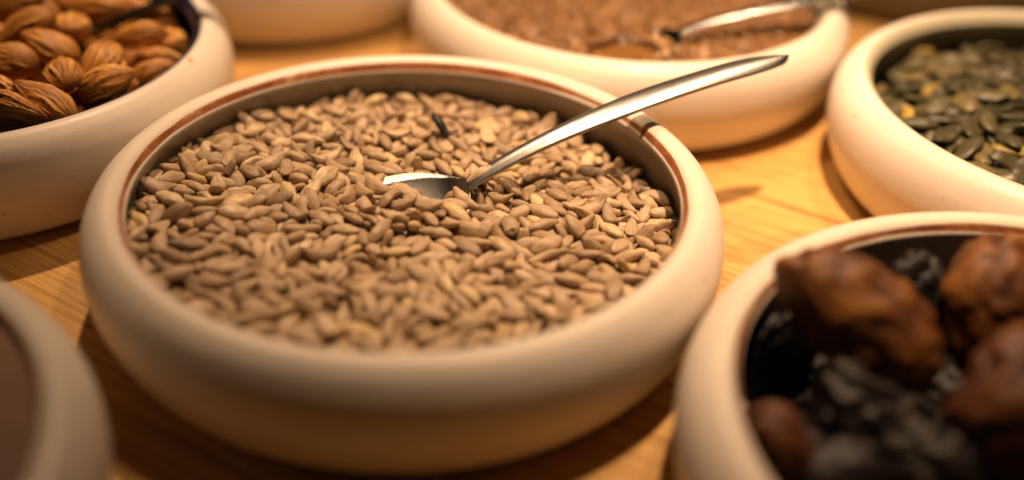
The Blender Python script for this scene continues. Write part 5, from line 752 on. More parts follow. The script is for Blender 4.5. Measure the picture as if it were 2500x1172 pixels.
    ('brown almond on top of the heap beyond the left picture edge', -0.2533, 0.4171, 0.0449, 0.979, -0.1867, 0.0256, 0.0778, 0.938, 0),
    ('brown almond on top of the heap beyond the left picture edge', -0.2657, 0.4354, 0.0429, 0.6753, 0.1154, 0.0468, -0.727, 1.0288, 2),
    ('brown almond on top of the heap beyond the left picture edge', -0.2547, 0.4526, 0.0442, 0.043, 0.3051, -0.2479, -0.9185, 0.9456, 3),
    ('brown almond on top of the heap beyond the left picture edge', -0.2341, 0.3438, 0.0426, -0.8675, 0.0601, -0.1602, 0.4671, 0.9261, 1),
    ('brown almond on top of the heap beyond the left picture edge', -0.243, 0.3609, 0.0422, 0.0699, -0.0801, -0.0836, 0.9908, 0.9814, 2),
    ('brown almond on top of the heap beyond the left picture edge', -0.2326, 0.3811, 0.0422, -0.9002, -0.0808, -0.0017, -0.4279, 1.0393, 2),
    ('brown almond on top of the heap beyond the left picture edge', -0.2449, 0.3981, 0.0423, -0.2343, -0.1327, 0.0436, -0.9621, 1.0299, 1),
    ('brown almond on top of the heap beyond the left picture edge', -0.2314, 0.4155, 0.0457, -0.9602, 0.1417, -0.0164, 0.24, 0.9873, 3),
    ('brown almond on top of the heap beyond the left picture edge', -0.2449, 0.435, 0.0434, 0.8616, -0.0508, -0.0325, 0.504, 0.928, 0),
    ('brown almond on top of the heap beyond the left picture edge', -0.2126, 0.3439, 0.0425, -0.4017, 0.2674, 0.0841, 0.8718, 0.9909, 3),
    ('brown almond on top of the heap beyond the left picture edge', -0.2211, 0.3622, 0.0459, 0.8697, -0.1127, -0.2535, 0.4081, 1.0481, 3),
    ('brown almond on top of the heap beyond the left picture edge', -0.213, 0.3801, 0.0446, 0.1079, 0.1637, -0.1673, -0.9662, 1.0089, 3),
    ('brown almond on top of the heap beyond the left picture edge', -0.2204, 0.397, 0.0426, -0.9161, -0.2483, 0.313, 0.0342, 0.9893, 2),
]
FRUITS = [
    ('dried_apricot', 'apricot', 'long brown dried apricot lying across the dried fruit bowl', 0.0984, 0.2396, 0.045, 0.7882, 0.5198, 0.1309, -0.3024, 0.056, 0.033, 0.026, 0.15, 75),
    ('prune', 'prune', 'sharp wrinkled black prune standing behind the long brown apricot', 0.1221, 0.2617, 0.0375, -0.4653, -0.3331, 0.4331, -0.6964, 0.029, 0.021, 0.015, 0.3, 170),
    ('dried_apricot', 'apricot', 'orange brown dried apricot at the right picture edge, next to the prune', 0.1419, 0.2527, 0.043, 0.6612, 0.3576, -0.3137, 0.5801, 0.046, 0.036, 0.026, 0.17, 85),
    ('dried_fig', 'fig', 'reddish brown dried fruit in the lower right corner', 0.127, 0.2051, 0.043, 0.7092, 0.3836, -0.2814, 0.5202, 0.042, 0.034, 0.026, 0.2, 85),
    ('prune', 'prune', 'black prune with deep wrinkles in front of the long apricot', 0.0957, 0.2126, 0.03, -0.8112, -0.4388, -0.1839, 0.34, 0.04, 0.026, 0.02, 0.28, 105),
    ('dried_fig', 'fig', 'small brown dried fruit against the front left wall of its bowl', 0.0695, 0.1988, 0.033, 0.4562, 0.2467, -0.4068, 0.7521, 0.026, 0.018, 0.016, 0.16, 90),
    ('prune', 'prune', 'black prune in deep shade by the left wall of its bowl', 0.0788, 0.2475, 0.024, 0.7519, 0.4067, -0.2469, 0.4564, 0.03, 0.024, 0.018, 0.2, 90),
    ('prune', 'prune', 'black prune at the bottom edge below the deeply wrinkled one', 0.0845, 0.1959, 0.024, -0.8743, -0.4729, 0.0519, -0.0959, 0.032, 0.026, 0.018, 0.24, 90),
    ('prune', 'prune', 'black prune at the bottom edge left of the reddish fruit', 0.1093, 0.1971, 0.03, -0.8694, -0.4702, -0.0723, 0.1336, 0.036, 0.026, 0.02, 0.24, 90),
    ('prune', 'prune', 'black prune low in the dried fruit bowl, mostly covered by others', 0.1025, 0.2353, 0.018, 0.5011, 0, 0, 0.8654, 0.036, 0.028, 0.018, 0.2, 85),
    ('prune', 'prune', 'black prune low in the dried fruit bowl, mostly covered by others', 0.1325, 0.2503, 0.02, 0.8871, 0, 0, 0.4616, 0.036, 0.028, 0.018, 0.2, 85),
    ('dried_apricot', 'apricot', 'brown dried apricot beyond the right picture edge', 0.1675, 0.2503, 0.022, -0.1284, 0, 0, 0.9917, 0.036, 0.028, 0.018, 0.2, 85),
    ('dried_fig', 'fig', 'reddish dried fruit beyond the right picture edge', 0.2025, 0.2203, 0.024, -0.9866, 0, 0, 0.1631, 0.036, 0.028, 0.018, 0.2, 85),
    ('prune', 'prune', 'black prune low in the dried fruit bowl, mostly covered by others', 0.1975, 0.1703, 0.024, -0.9648, 0, 0, 0.2629, 0.036, 0.028, 0.018, 0.2, 85),
    ('dried_apricot', 'apricot', 'brown dried apricot beyond the right picture edge', 0.1675, 0.1403, 0.022, -0.9968, 0, 0, 0.0801, 0.036, 0.028, 0.018, 0.2, 85),
    ('prune', 'prune', 'black prune low in the dried fruit bowl, mostly covered by others', 0.1275, 0.1453, 0.018, 0.0504, 0, 0, 0.9987, 0.036, 0.028, 0.018, 0.2, 85),
    ('prune', 'prune', 'black prune low in the dried fruit bowl, mostly covered by others', 0.0925, 0.1853, 0.014, -0.3073, 0, 0, 0.9516, 0.036, 0.028, 0.018, 0.2, 85),
    ('prune', 'prune', 'black prune low in the dried fruit bowl, mostly covered by others', 0.1475, 0.2003, 0.016, 0.9104, 0, 0, 0.4137, 0.036, 0.028, 0.018, 0.2, 85),
    ('dried_fig', 'fig', 'reddish dried fruit beyond the right picture edge', 0.1675, 0.2153, 0.036, 0.0318, 0, 0, 0.9995, 0.036, 0.028, 0.018, 0.2, 85),
    ('prune', 'prune', 'black prune low in the dried fruit bowl, mostly covered by others', 0.1175, 0.2003, 0.016, 0.3537, 0, 0, 0.9353, 0.036, 0.028, 0.018, 0.2, 85),
    ('dried_apricot', 'apricot', 'brown dried apricot beyond the right picture edge', 0.1925, 0.2003, 0.04, 0.0724, 0, 0, 0.9974, 0.036, 0.028, 0.018, 0.2, 85),
    ('prune', 'prune', 'black prune low in the dried fruit bowl, mostly covered by others', 0.1675, 0.1753, 0.036, -0.3725, 0, 0, 0.928, 0.036, 0.028, 0.018, 0.2, 85),
]

# ---------------------------------------------------------------- materials
class NT:
    def __init__(s, name):
        s.m = bpy.data.materials.new(name); s.m.use_nodes = True
        s.t = s.m.node_tree; s.b = s.t.nodes['Principled BSDF']
    def n(s, typ, **kw):
        o = s.t.nodes.new(typ)
        for k, v in kw.items():
            if k in o.inputs.keys() if isinstance(k, str) else False: pass
            setattr(o, k, v)
        return o
    def l(s, a, b): s.t.links.new(a, b)
    def ramp(s, fac, stops):
        r = s.t.nodes.new('ShaderNodeValToRGB')
        e = r.color_ramp.elements
        while len(e) < len(stops): e.new(0.5)
        for q, (p, c) in zip(e, stops): q.position = p; q.color = (*c, 1) if len(c) == 3 else c
        s.l(fac, r.inputs[0]); return r.outputs[0]
    def noise(s, vec, scale, detail=3, rough=.5):
        o = s.t.nodes.new('ShaderNodeTexNoise'); o.inputs['Scale'].default_value = scale
        o.inputs['Detail'].default_value = detail; o.inputs['Roughness'].default_value = rough
        if vec is not None: s.l(vec, o.inputs['Vector'])
        return o.outputs['Fac']
    def mapping(s, vec, scale=(1, 1, 1), rot=(0, 0, 0), loc=(0, 0, 0)):
        o = s.t.nodes.new('ShaderNodeMapping'); o.inputs['Scale'].default_value = scale
        o.inputs['Rotation'].default_value = rot; o.inputs['Location'].default_value = loc
        s.l(vec, o.inputs['Vector']); return o.outputs[0]
    def coord(s, which='Object'): return s.t.nodes.new('ShaderNodeTexCoord').outputs[which]
    def mix(s, fac, a, b, mode='MIX'):
        o = s.t.nodes.new('ShaderNodeMix'); o.data_type = 'RGBA'; o.blend_type = mode
        for i, x in ((0, fac), (6, a), (7, b)):
            if hasattr(x, 'is_linked') or hasattr(x, 'links'): s.l(x, o.inputs[i])
            elif isinstance(x, tuple): o.inputs[i].default_value = (*x, 1)
            else: o.inputs[i].default_value = x
        return o.outputs[2]
    def math(s, op, a, b=None):
        o = s.t.nodes.new('ShaderNodeMath'); o.operation = op
        for i, x in ((0, a), (1, b)):
            if x is None: continue
            if hasattr(x, 'links'): s.l(x, o.inputs[i])
            else: o.inputs[i].default_value = x
        return o.outputs[0]
    def bump(s, h, strength, dist):
        o = s.t.nodes.new('ShaderNodeBump'); o.inputs['Strength'].default_value = strength
        o.inputs['Distance'].default_value = dist; s.l(h, o.inputs['Height'])
        s.l(o.outputs[0], s.b.inputs['Normal']); return o
    def set(s, **kw):
        for k, v in kw.items():
            i = s.b.inputs[k.replace('_', ' ')]
            if hasattr(v, 'links'): s.l(v, i)
            elif isinstance(v, tuple): i.default_value = (*v, 1)
            else: i.default_value = v
        return s.m

def mat_ceramic():
    k = NT('ivory ceramic'); c = k.coord()
    big = k.noise(c, 14, 3); fine = k.noise(c, 900, 2)
    col = k.ramp(big, [(.3, (.71, .625, .53)), (.7, (.77, .69, .60))])
    speck = k.ramp(k.noise(c, 330, 1), [(.755, (1, 1, 1)), (.79, (.66, .54, .42))])
    col = k.mix(1.0, col, speck, 'MULTIPLY')
    smear = k.noise(k.mapping(c, (60, 60, 200)), 2.2, 4, .7)
    col = k.mix(k.ramp(smear, [(.60, (0, 0, 0)), (.78, (.34, .34, .34))]), col, (.52, .40, .28))
    k.bump(fine, .10, .0006)
    return k.set(Base_Color=col, Roughness=k.ramp(big, [(.3, (.32,)*3), (.7, (.50,)*3)]), Specular_IOR_Level=.4)

def mat_glaze(name, col, rough=.25):
    k = NT(name); c = k.coord()
    n = k.noise(c, 30, 4)
    a = tuple(x*.86 for x in col)
    return k.set(Base_Color=k.ramp(n, [(.35, a), (.65, col)]), Roughness=rough)

def mat_brown_rim():
    k = NT('worn brown rim glaze'); c = k.coord()
    sep = k.t.nodes.new('ShaderNodeSeparateXYZ'); k.l(c, sep.inputs[0])
    low = k.ramp(k.noise(c, 17, 3), [(.30, (.14,)*3), (.60, (.66,)*3)]); wear = k.noise(c, 60, 5, .65); fine = k.noise(c, 800, 3, .7)
    # the painted line wavers in width along the lip
    edge = k.math('ABSOLUTE', k.math('SUBTRACT', sep.outputs[2], .0451))
    edge = k.math('DIVIDE', edge, k.math('ADD', k.math('MULTIPLY', low, .0019), k.math('ADD', k.math('MULTIPLY', fine, .0006), -.00005)))
    f = k.math('ADD', k.math('MULTIPLY', wear, .6), k.math('MULTIPLY', fine, .4))
    brown = k.ramp(f, [(.30, (.20, .062, .024)), (.48, (.33, .115, .044)), (.57, (.46, .20, .085)), (.67, (.66, .49, .34))])
    col = k.mix(k.ramp(edge, [(.85, (0, 0, 0)), (1.15, (1, 1, 1))]), brown, (.72, .63, .52))
    k.bump(fine, .25, .0006)
    return k.set(Base_Color=col, Roughness=.28)

def mat_wood():
    k = NT('bamboo table top'); c = k.coord()
    r = k.mapping(c, rot=(0, 0, math.radians(31)))
    long = k.noise(k.mapping(r, (9, 420, 1)), 1.0, 4, .6)
    fib = k.noise(k.mapping(r, (22, 1500, 1)), 1.0, 3, .6)
    dark = k.noise(k.mapping(r, (7, 190, 1)), 1.0, 5, .72)
    patch = k.noise(k.mapping(r, (14, 40, 1)), 1.0, 3)
    base = k.ramp(long, [(.30, (.47, .25, .075)), (.50, (.64, .385, .125)), (.72, (.74, .47, .17))])
    base = k.mix(k.ramp(fib, [(.35, (.5,)*3), (.6, (0, 0, 0))]), base, (.30, .12, .03))
    base = k.mix(k.ramp(dark, [(.56, (0, 0, 0)), (.68, (.85,)*3)]), base, (.15, .05, .012))
    base = k.mix(k.ramp(patch, [(.58, (0, 0, 0)), (.72, (.45,)*3)]), base, (.36, .15, .04))
    k.bump(long, .10, .0006)
    return k.set(Base_Color=base, Roughness=k.ramp(patch, [(.3, (.34,)*3), (.7, (.48,)*3)]), Specular_IOR_Level=.4)

def seed_random(k):
    """one number per seed: from the object for single seeds, from the mesh for joined ones"""
    oi = k.t.nodes.new('ShaderNodeObjectInfo').outputs['Random']
    at = k.t.nodes.new('ShaderNodeAttribute'); at.attribute_name = 'seed_tone'
    return k.math('FRACT', k.math('ADD', oi, at.outputs['Fac']))

def mat_kernel():
    k = NT('sunflower kernel'); uv = k.coord('UV'); ob = k.coord('Object')
    rnd = seed_random(k)
    st = k.noise(k.mapping(uv, (26, 2.2, 1)), 1.0, 4, .65)
    blot = k.noise(ob, 420, 3)
    col = k.ramp(rnd, [(0, (.29, .195, .12)), (.18, (.49, .345, .21)), (.40, (.61, .435, .265)), (.55, (.40, .265, .145)), (.72, (.55, .39, .235)), (.88, (.71, .535, .33)), (.96, (.73, .54, .26)), (1, (.33, .235, .15))])
    col = k.mix(k.ramp(st, [(.30, (.75,)*3), (.56, (0, 0, 0))]), col, (.19, .12, .07))
    col = k.mix(k.ramp(st, [(.54, (0, 0, 0)), (.72, (.6,)*3)]), col, (.70, .56, .38))
    col = k.mix(k.ramp(blot, [(.52, (0, 0, 0)), (.75, (.5,)*3)]), col, (.36, .23, .125))
    k.bump(st, .9, .0004)
    return k.set(Base_Color=col, Roughness=.40, Specular_IOR_Level=.5)

def mat_husk():
    k = NT('black sunflower husk'); uv = k.coord('UV')
    st = k.noise(k.mapping(uv, (14, .6, 1)), 1.0, 2)
    k.bump(st, .4, .0003)
    return k.set(Base_Color=k.ramp(st, [(.52, (.012, .010, .010)), (.68, (.10, .085, .07))]), Roughness=.5)

def mat_almond():
    k = NT('almond skin'); ob = k.coord('Object'); uv = k.coord('UV')
    at = k.t.nodes.new('ShaderNodeAttribute'); at.attribute_name = 'ridge'
    oi = k.t.nodes.new('ShaderNodeObjectInfo').outputs['Random']
    fine = k.noise(k.mapping(ob, (300, 1500, 1500)), 1.0, 4, .65)
    ridge = k.math('ADD', k.math('MULTIPLY', at.outputs['Fac'], .75), k.math('MULTIPLY', fine, .25))
    col = k.ramp(ridge, [(.25, (.25, .085, .017)), (.42, (.50, .21, .042)), (.60, (.74, .38, .09)), (.82, (.84, .50, .16))])
    tone = k.ramp(oi, [(0, (.72, .66, .62)), (.5, (.95, .93, .9)), (1, (1.12, 1.14, 1.1))])
    col = k.mix(1.0, col, tone, 'MULTIPLY')
    k.bump(fine, .35, .0003)
    return k.set(Base_Color=col, Roughness=.5, Specular_IOR_Level=.35)

def mat_pumpkin():
    k = NT('green pumpkin seed'); ob = k.coord('Object')
    rnd = seed_random(k)
    bl = k.noise(ob, 260, 3)
    col = k.ramp(rnd, [(0, (.040, .036, .017)), (.45, (.066, .058, .028)), (.80, (.11, .092, .046)), (.92, (.16, .125, .05)), (.975, (.42, .29, .06)), (1, (.46, .31, .06))])
    col = k.mix(k.ramp(bl, [(.45, (0, 0, 0)), (.75, (.6,)*3)]), col, (.07, .065, .026))
    return k.set(Base_Color=col, Roughness=.40, Specular_IOR_Level=.4)

def mat_flax():
    k = NT('brown flax seed')
    rnd = seed_random(k)
    col = k.ramp(rnd, [(0, (.13, .055, .016)), (.5, (.24, .110, .032)), (.85, (.34, .170, .055)), (1, (.46, .26, .09))])
    return k.set(Base_Color=col, Roughness=.17, Specular_IOR_Level=.7)

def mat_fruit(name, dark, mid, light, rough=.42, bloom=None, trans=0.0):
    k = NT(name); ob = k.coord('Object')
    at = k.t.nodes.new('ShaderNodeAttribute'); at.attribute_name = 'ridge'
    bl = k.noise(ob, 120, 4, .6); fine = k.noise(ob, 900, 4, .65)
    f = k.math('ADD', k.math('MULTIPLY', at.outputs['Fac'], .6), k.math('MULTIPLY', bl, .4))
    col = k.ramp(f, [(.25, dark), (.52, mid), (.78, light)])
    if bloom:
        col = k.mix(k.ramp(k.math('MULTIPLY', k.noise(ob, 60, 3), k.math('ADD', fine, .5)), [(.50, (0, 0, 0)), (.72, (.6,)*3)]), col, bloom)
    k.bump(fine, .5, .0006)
    m = k.set(Base_Color=col, Roughness=rough, Specular_IOR_Level=.36)
    if trans:
        k.b.inputs['Subsurface Weight'].default_value = trans
        k.b.inputs['Subsurface Radius'].default_value = (1, .35, .1)
        k.b.inputs['Subsurface Scale'].default_value = .004
    return m

def mat_steel(name, tone=.62, rough=.20):
    k = NT(name); ob = k.coord()
    sc_ = k.noise(k.mapping(ob, (60, 900, 900)), 1.0, 4, .7)
    sp = k.noise(ob, 1500, 3, .7)
    rg = k.math('ADD', k.math('MULTIPLY', sc_, .14), k.math('ADD', k.math('MULTIPLY', sp, .12), rough-.13))
    k.bump(sp, .22, .0003)
    return k.set(Base_Color=(tone, tone*.985, tone*.96), Metallic=1.0, Roughness=rg)

def mat_meal():
    k = NT('ground brown meal'); c = k.coord()
    n = k.noise(c, 300, 5, .7)
    k.bump(n, .6, .002)
    return k.set(Base_Color=k.ramp(n, [(.3, (.19, .11, .07)), (.7, (.28, .165, .105))]), Roughness=.8)

CERAMIC = mat_ceramic()
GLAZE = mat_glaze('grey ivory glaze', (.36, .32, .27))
GLAZE_NAVY_SHADE = mat_glaze('navy glaze with shade', (.020, .022, .045))  # shade inside the almond bowl is put into this near-black navy
GLAZE_OLIVE = mat_glaze('glaze with olive lens fringe', (.25, .23, .16))  # the olive tint is a green lens fringe put into the glaze
RIM_BROWN = mat_brown_rim()
RIM_NAVY = mat_glaze('navy rim line', (.020, .024, .070), .3)
RIM_OLIVE = mat_glaze('olive lens fringe line', (.56, .52, .38), .35)  # green lens fringe along the lip, painted as rim colour
STEEL = mat_steel('polished steel', .42, .33)
STEEL_DARK_REFLECTION = mat_steel('steel with dark reflection', .16, .24)  # dark surroundings mirrored in the spoon are put into its tone
STEEL_WORN = mat_steel('worn steel', .50, .17)

# ---------------------------------------------------------------- the table
def build_table():
    n = 8; s = 3.0
    v = [(-s+2*s*i/n, -s+.6+2*s*j/n, TABLE_Z) for j in range(n+1) for i in range(n+1)]
    f = [(j*(n+1)+i, j*(n+1)+i+1, (j+1)*(n+1)+i+1, (j+1)*(n+1)+i) for j in range(n) for i in range(n)]
    o = mesh_obj('table', pydata('table', v, f, False), mat_wood())
    tag(o, 'warm bamboo table top under the bowls', kind='structure')
build_table()

# ---------------------------------------------------------------- the bowls
PO = smooth_profile(OUTER, 4); PR = smooth_profile(RING, 3); PI_ = smooth_profile(INNER, 4)
ME_BODY = lathe('body', PO[:], wob=.0009)
ME_FOOT = lathe('foot', [(.0002, .0056), (.0700, .0056), (.0715, .0044), (.0760, .0043), (.0775, .0050), (.0785, .0057), (.0840, .0058)], wob=.0009)
ME_RING = {}
ME_INNER = {}
def bowl(key, label, rz, ring_mat, glaze_mat, clay=None):
    r = root('ceramic_bowl', (*CENTRE[key], 0.0002), rz)
    tag(r, label, 'bowl', 'ivory ceramic bowls on the bamboo table')
    o = mesh_obj('body', ME_BODY if clay is None else ME_BODY.copy(), CERAMIC, r)
    if clay is not None: o.data.materials.clear(); o.data.materials.append(clay)
    mesh_obj('foot', ME_FOOT, CERAMIC, r)
    if ring_mat.name not in ME_RING: ME_RING[ring_mat.name] = lathe('rim_band', PR, wob=.0009)
    if glaze_mat.name not in ME_INNER: ME_INNER[glaze_mat.name] = lathe('interior', PI_, wob=.0009)
    o = mesh_obj('rim_band', ME_RING[ring_mat.name], ring_mat, r)
    mesh_obj('interior', ME_INNER[glaze_mat.name], glaze_mat, r)
    return r
bowl('sunflower', 'ivory ceramic bowl with worn brown rim, full of sunflower kernels, in the centre', .3, RIM_BROWN, GLAZE)
bowl('almond', 'ivory ceramic bowl with dark navy inner edge, holding almonds', 1.3, RIM_NAVY, GLAZE_NAVY_SHADE)
bowl('flax', 'ivory ceramic bowl full of shiny brown flax seeds, behind the sunflower kernel bowl', 2.1, RIM_OLIVE, GLAZE_OLIVE)
bowl('pumpkin', 'ivory ceramic bowl of green pumpkin seeds at the right edge', 4.0, RIM_OLIVE, GLAZE_OLIVE)
bowl('fruit', 'ivory ceramic bowl with brown rim, holding dark dried fruit', 5.2, RIM_BROWN, GLAZE)
bowl('near', 'blurred ivory ceramic bowl at the lower left corner', 2.9, RIM_BROWN, GLAZE)
bowl('back', 'shaded ivory ceramic bowl behind the almond bowl, cut off by the top edge', .9, RIM_BROWN, GLAZE)
bowl('far', 'dull olive grey bowl farthest back, between the flax and pumpkin seed bowls', 3.3, RIM_OLIVE, GLAZE_OLIVE, mat_glaze('dull olive grey body', (.16, .135, .085), .6))  # whole body in one dull olive grey

# ---------------------------------------------------------------- baked resting places (world metres)
def unpack(rows):
    """rows of x y z in 1/20 mm, a quaternion in 1/100, the scale in 1/100 and which mesh"""
    out = []
    for i in range(0, len(rows), 9):
        x, y, z, qw, qx, qy, qz, s, k = rows[i:i+9]
        out.append((Vector((x/20000, y/20000, z/20000)), Quaternion((qw/100, qx/100, qy/100, qz/100)).normalized(), s/100, k))
    return out

def join_copies(name, items, meshes, mat):
    """one mesh made of many small pieces, each with its own tone"""
    import numpy as np
    cache = []
    for m in meshes:
        co = np.empty(len(m.vertices)*3); m.vertices.foreach_get('co', co)
        uv = np.empty(len(m.loops)*2); m.uv_layers[0].data.foreach_get('uv', uv)
        lv = np.empty(len(m.loops), dtype=np.int32); m.loops.foreach_get('vertex_index', lv)
        ls = np.empty(len(m.polygons), dtype=np.int32); m.polygons.foreach_get('loop_total', ls)
        cache.append((co.reshape(-1, 3), uv, lv, ls))
    V, L, T, UV, TONE = [], [], [], [], []
    nv = 0
    rng = random.Random(3)
    for (p, q, s, k) in items:
        co, uv, lv, ls = cache[k]
        R = np.array(q.to_matrix())*s
        V.append(co @ R.T + np.array(p)); L.append(lv+nv); T.append(ls); UV.append(uv)
        TONE.append(np.full(len(co), rng.random())); nv += len(co)
    V = np.concatenate(V); L = np.concatenate(L).astype(np.int32); T = np.concatenate(T).astype(np.int32); UV = np.concatenate(UV); TONE = np.concatenate(TONE)
    me = bpy.data.meshes.new(name)
    me.vertices.add(len(V)); me.vertices.foreach_set('co', V.ravel())
    me.loops.add(len(L)); me.loops.foreach_set('vertex_index', L)
    me.polygons.add(len(T)); st = np.concatenate([[0], np.cumsum(T)[:-1]]).astype(np.int32)
    me.polygons.foreach_set('loop_start', st)
    me.polygons.foreach_set('use_smooth', np.ones(len(T), dtype=bool))
    me.uv_layers.new(name='uv').data.foreach_set('uv', UV)
    a = me.attributes.new('seed_tone', 'FLOAT', 'POINT'); a.data.foreach_set('value', TONE)
    me.update(calc_edges=True); me.validate()
    return mesh_obj(name, me, mat)

def place(name, me, mat, item):
    p, q, s, k = item
    o = mesh_obj(name, me, mat)
    o.rotation_mode = 'QUATERNION'; o.location = p; o.rotation_quaternion = q; o.scale = (s,)*3
    return o

# ---------------------------------------------------------------- sunflower kernels
MK = mat_kernel(); KM = [kernel_mesh(**d) for d in KERNELS]
sun = unpack(SUN)
SX, SY = CENTRE['sunflower']
_a = SPOON_RZ
for i, it in enumerate(sun[:300]):
    o = place('sunflower_kernel', KM[it[3]], MK, it)
    d = it[0]-SPOON_LOC
    ax = d.x*math.cos(_a)+d.y*math.sin(_a); ay = -d.x*math.sin(_a)+d.y*math.cos(_a)
    if -.052 < ax < -.004 and abs(ay) < .016 and it[0].z > .030:
        lab = 'pale sunflower kernel lying in the dish of the central spoon'
    elif it[0].y > SY+.055:
        lab = 'pale sunflower kernel in the shade of the bowl\'s far wall'
    elif it[0].y < SY-.040:
        lab = 'blurred sunflower kernel near the front rim of the central bowl'
    elif it[0].x > SX+.03:
        lab = 'pale sunflower kernel right of the spoon in the central bowl'
    elif it[0].x < SX-.045:
        lab = 'pale sunflower kernel by the left wall of the central bowl'
    else:
        lab = 'pale sunflower kernel in the middle of the central bowl'
    tag(o, lab, 'sunflower kernel', 'sunflower kernels heaped in the central bowl')
o = join_copies('sunflower_kernels', sun[300:], KM, MK)
tag(o, 'mass of pale sunflower kernels filling the central bowl', 'sunflower kernels', kind='stuff')
# what lies under the loose top layers of kernels
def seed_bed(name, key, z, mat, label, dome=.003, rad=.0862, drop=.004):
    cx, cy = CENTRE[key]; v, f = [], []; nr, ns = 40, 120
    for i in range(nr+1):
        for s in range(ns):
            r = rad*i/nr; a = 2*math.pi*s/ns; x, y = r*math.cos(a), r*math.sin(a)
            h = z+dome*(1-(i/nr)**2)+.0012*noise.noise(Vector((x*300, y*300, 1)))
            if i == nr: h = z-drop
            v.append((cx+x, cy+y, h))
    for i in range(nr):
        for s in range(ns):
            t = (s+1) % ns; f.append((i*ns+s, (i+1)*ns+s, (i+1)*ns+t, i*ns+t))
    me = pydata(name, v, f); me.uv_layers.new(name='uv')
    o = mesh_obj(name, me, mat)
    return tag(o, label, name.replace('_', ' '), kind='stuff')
seed_bed('packed_kernels', 'sunflower', .0240, MK, 'packed sunflower kernels deep under the loose ones', -.003)

# one kernel still in its black husk, near the far wall
hk = kernel_mesh(31, L=.0118, Wd=.0042, T=.0030)
o = place('sunflower_husk', hk, mat_husk(), (Vector(HUSK[0]), Quaternion(HUSK[1]), 1.0, 0))
tag(o, 'black husk sticking up among the pale sunflower kernels near the far wall', 'seed husk')

# ---------------------------------------------------------------- spoons
def spoon(loc, rz, pitch, roll, zfun, mat, label):
    r = root('spoon', loc)
    r.rotation_mode = 'QUATERNION'
    r.rotation_quaternion = (Matrix.Rotation(rz, 4, 'Z') @ Matrix.Rotation(pitch, 4, 'Y') @ Matrix.Rotation(roll, 4, 'X')).to_quaternion()
    tag(r, label, 'spoon', 'steel spoons in the bowls')
    a, b = spoon_split('spoon', zfun)
    for me, nm in ((a, 'spoon_bowl'), (b, 'handle')):
        mesh_obj(nm, me, mat, r)
    return r
spoon(SPOON_LOC, SPOON_RZ, 0, SPOON_ROLL, spoon_z, STEEL, 'shiny steel spoon dug into the sunflower kernels, handle resting on the rim')
spoon(Vector(SPOON_B[0]), SPOON_B[1], SPOON_B[2], 0, lambda x: .004*(1-math.exp(-x/.03)), STEEL_DARK_REFLECTION, 'dark spoon handle slanting out of the almonds')
spoon(Vector(SPOON_C[0]), SPOON_C[1], SPOON_C[2], 0, lambda x: .006*(1-math.exp(-x/.03)), STEEL_WORN, 'blurred shiny spoon lying in the brown flax seeds')

# ---------------------------------------------------------------- almonds
def ridge_attr(me, vals):
    a = me.attributes.new('ridge', 'FLOAT', 'POINT'); a.data.foreach_set('value', vals)

def almond_mesh(seed, L=.0245, Wd=.0150, T=.0098, nu=110, nv=64):
    off = Vector((seed*3.7, seed*9.1, seed*5.3)); vals = []
    def fn(u, v):
        a = 2*math.pi*u
        prof = math.sin(math.pi*min(1, v**.90))**.66*(1.10-.34*v)      # blunt at v = 0, pointed at v = 1
        x = (v-.5)*L
        ca, sa = math.cos(a), math.sin(a)
        y = ca*prof*Wd*.5; z = math.copysign(abs(sa)**.92, sa)*prof*T*.5
        p = Vector((x, y, z))
        p.z += .0008*noise.noise(p*90+off); p.y += .0007*noise.noise(p*80+off*2)
        # wavy ridges run along the nut and fan out from the blunt end
        sy = (y/(prof*Wd*.5+1e-6)); wob = noise.noise(Vector((x*130, a*1.5, seed)))*.50
        q = Vector((x*55+seed, (a+wob*.55)*5.2, seed*2.0))
        # noise has to close round the nut
        q2 = Vector((x*62+seed*3, 7.6*math.cos(a+wob*.6), 7.6*math.sin(a+wob*.6)))
        n = noise.noise(q2+off)+.45*noise.noise(q2*2.1+off)
        rdg = 1-abs(n)*2.1
        rdg = max(0, min(1, rdg*.5+.5))
        env = math.sin(math.pi*min(1, max(0, v)))**.5
        vals.append(.18+.82*(1-rdg)**.8*env)
        d = (.5-rdg)*.0011*env
        nn = Vector((0, ca*T, sa*Wd))
        if nn.length > 0: nn.normalize()
        return p+nn*d
    me = grid_solid('almond', nu, nv, fn)
    # grid_solid calls fn(pole), rows, fn(pole) in vertex order
    ridge_attr(me, vals)
    return me
MA = mat_almond()
AM = [almond_mesh(1), almond_mesh(2, L=.0235, Wd=.0158, T=.0105), almond_mesh(3, L=.026, Wd=.0142, T=.0092), almond_mesh(4, L=.0225, Wd=.0150, T=.0112)]
for (lab, x, y, z, qw, qx, qy, qz, s, k) in ALMONDS:
    o = place('almond', AM[k], MA, (Vector((x, y, z)), Quaternion((qw, qx, qy, qz)), s, k))
    tag(o, lab or 'brown almond lying deeper in the almond bowl', 'almond', 'almonds in the bowl')
seed_bed('almond_gap_shade', 'almond', .018, GLAZE_NAVY_SHADE, 'dark sheet for the shade in the gaps under the almonds', .006)  # added dark sheet, paints the gaps between almonds as shade
fl = kernel_mesh(51, L=.0026, Wd=.0011, T=.0005)
o = place('almond_flake', fl, MA, (Vector(FLAKE), Quaternion((.9, 0.1, .1, -.2)), 1.0, 0))
ridge_attr(fl, [.8]*len(fl.vertices))
tag(o, 'tiny orange flake of almond skin on the rim of the almond bowl', 'crumb')

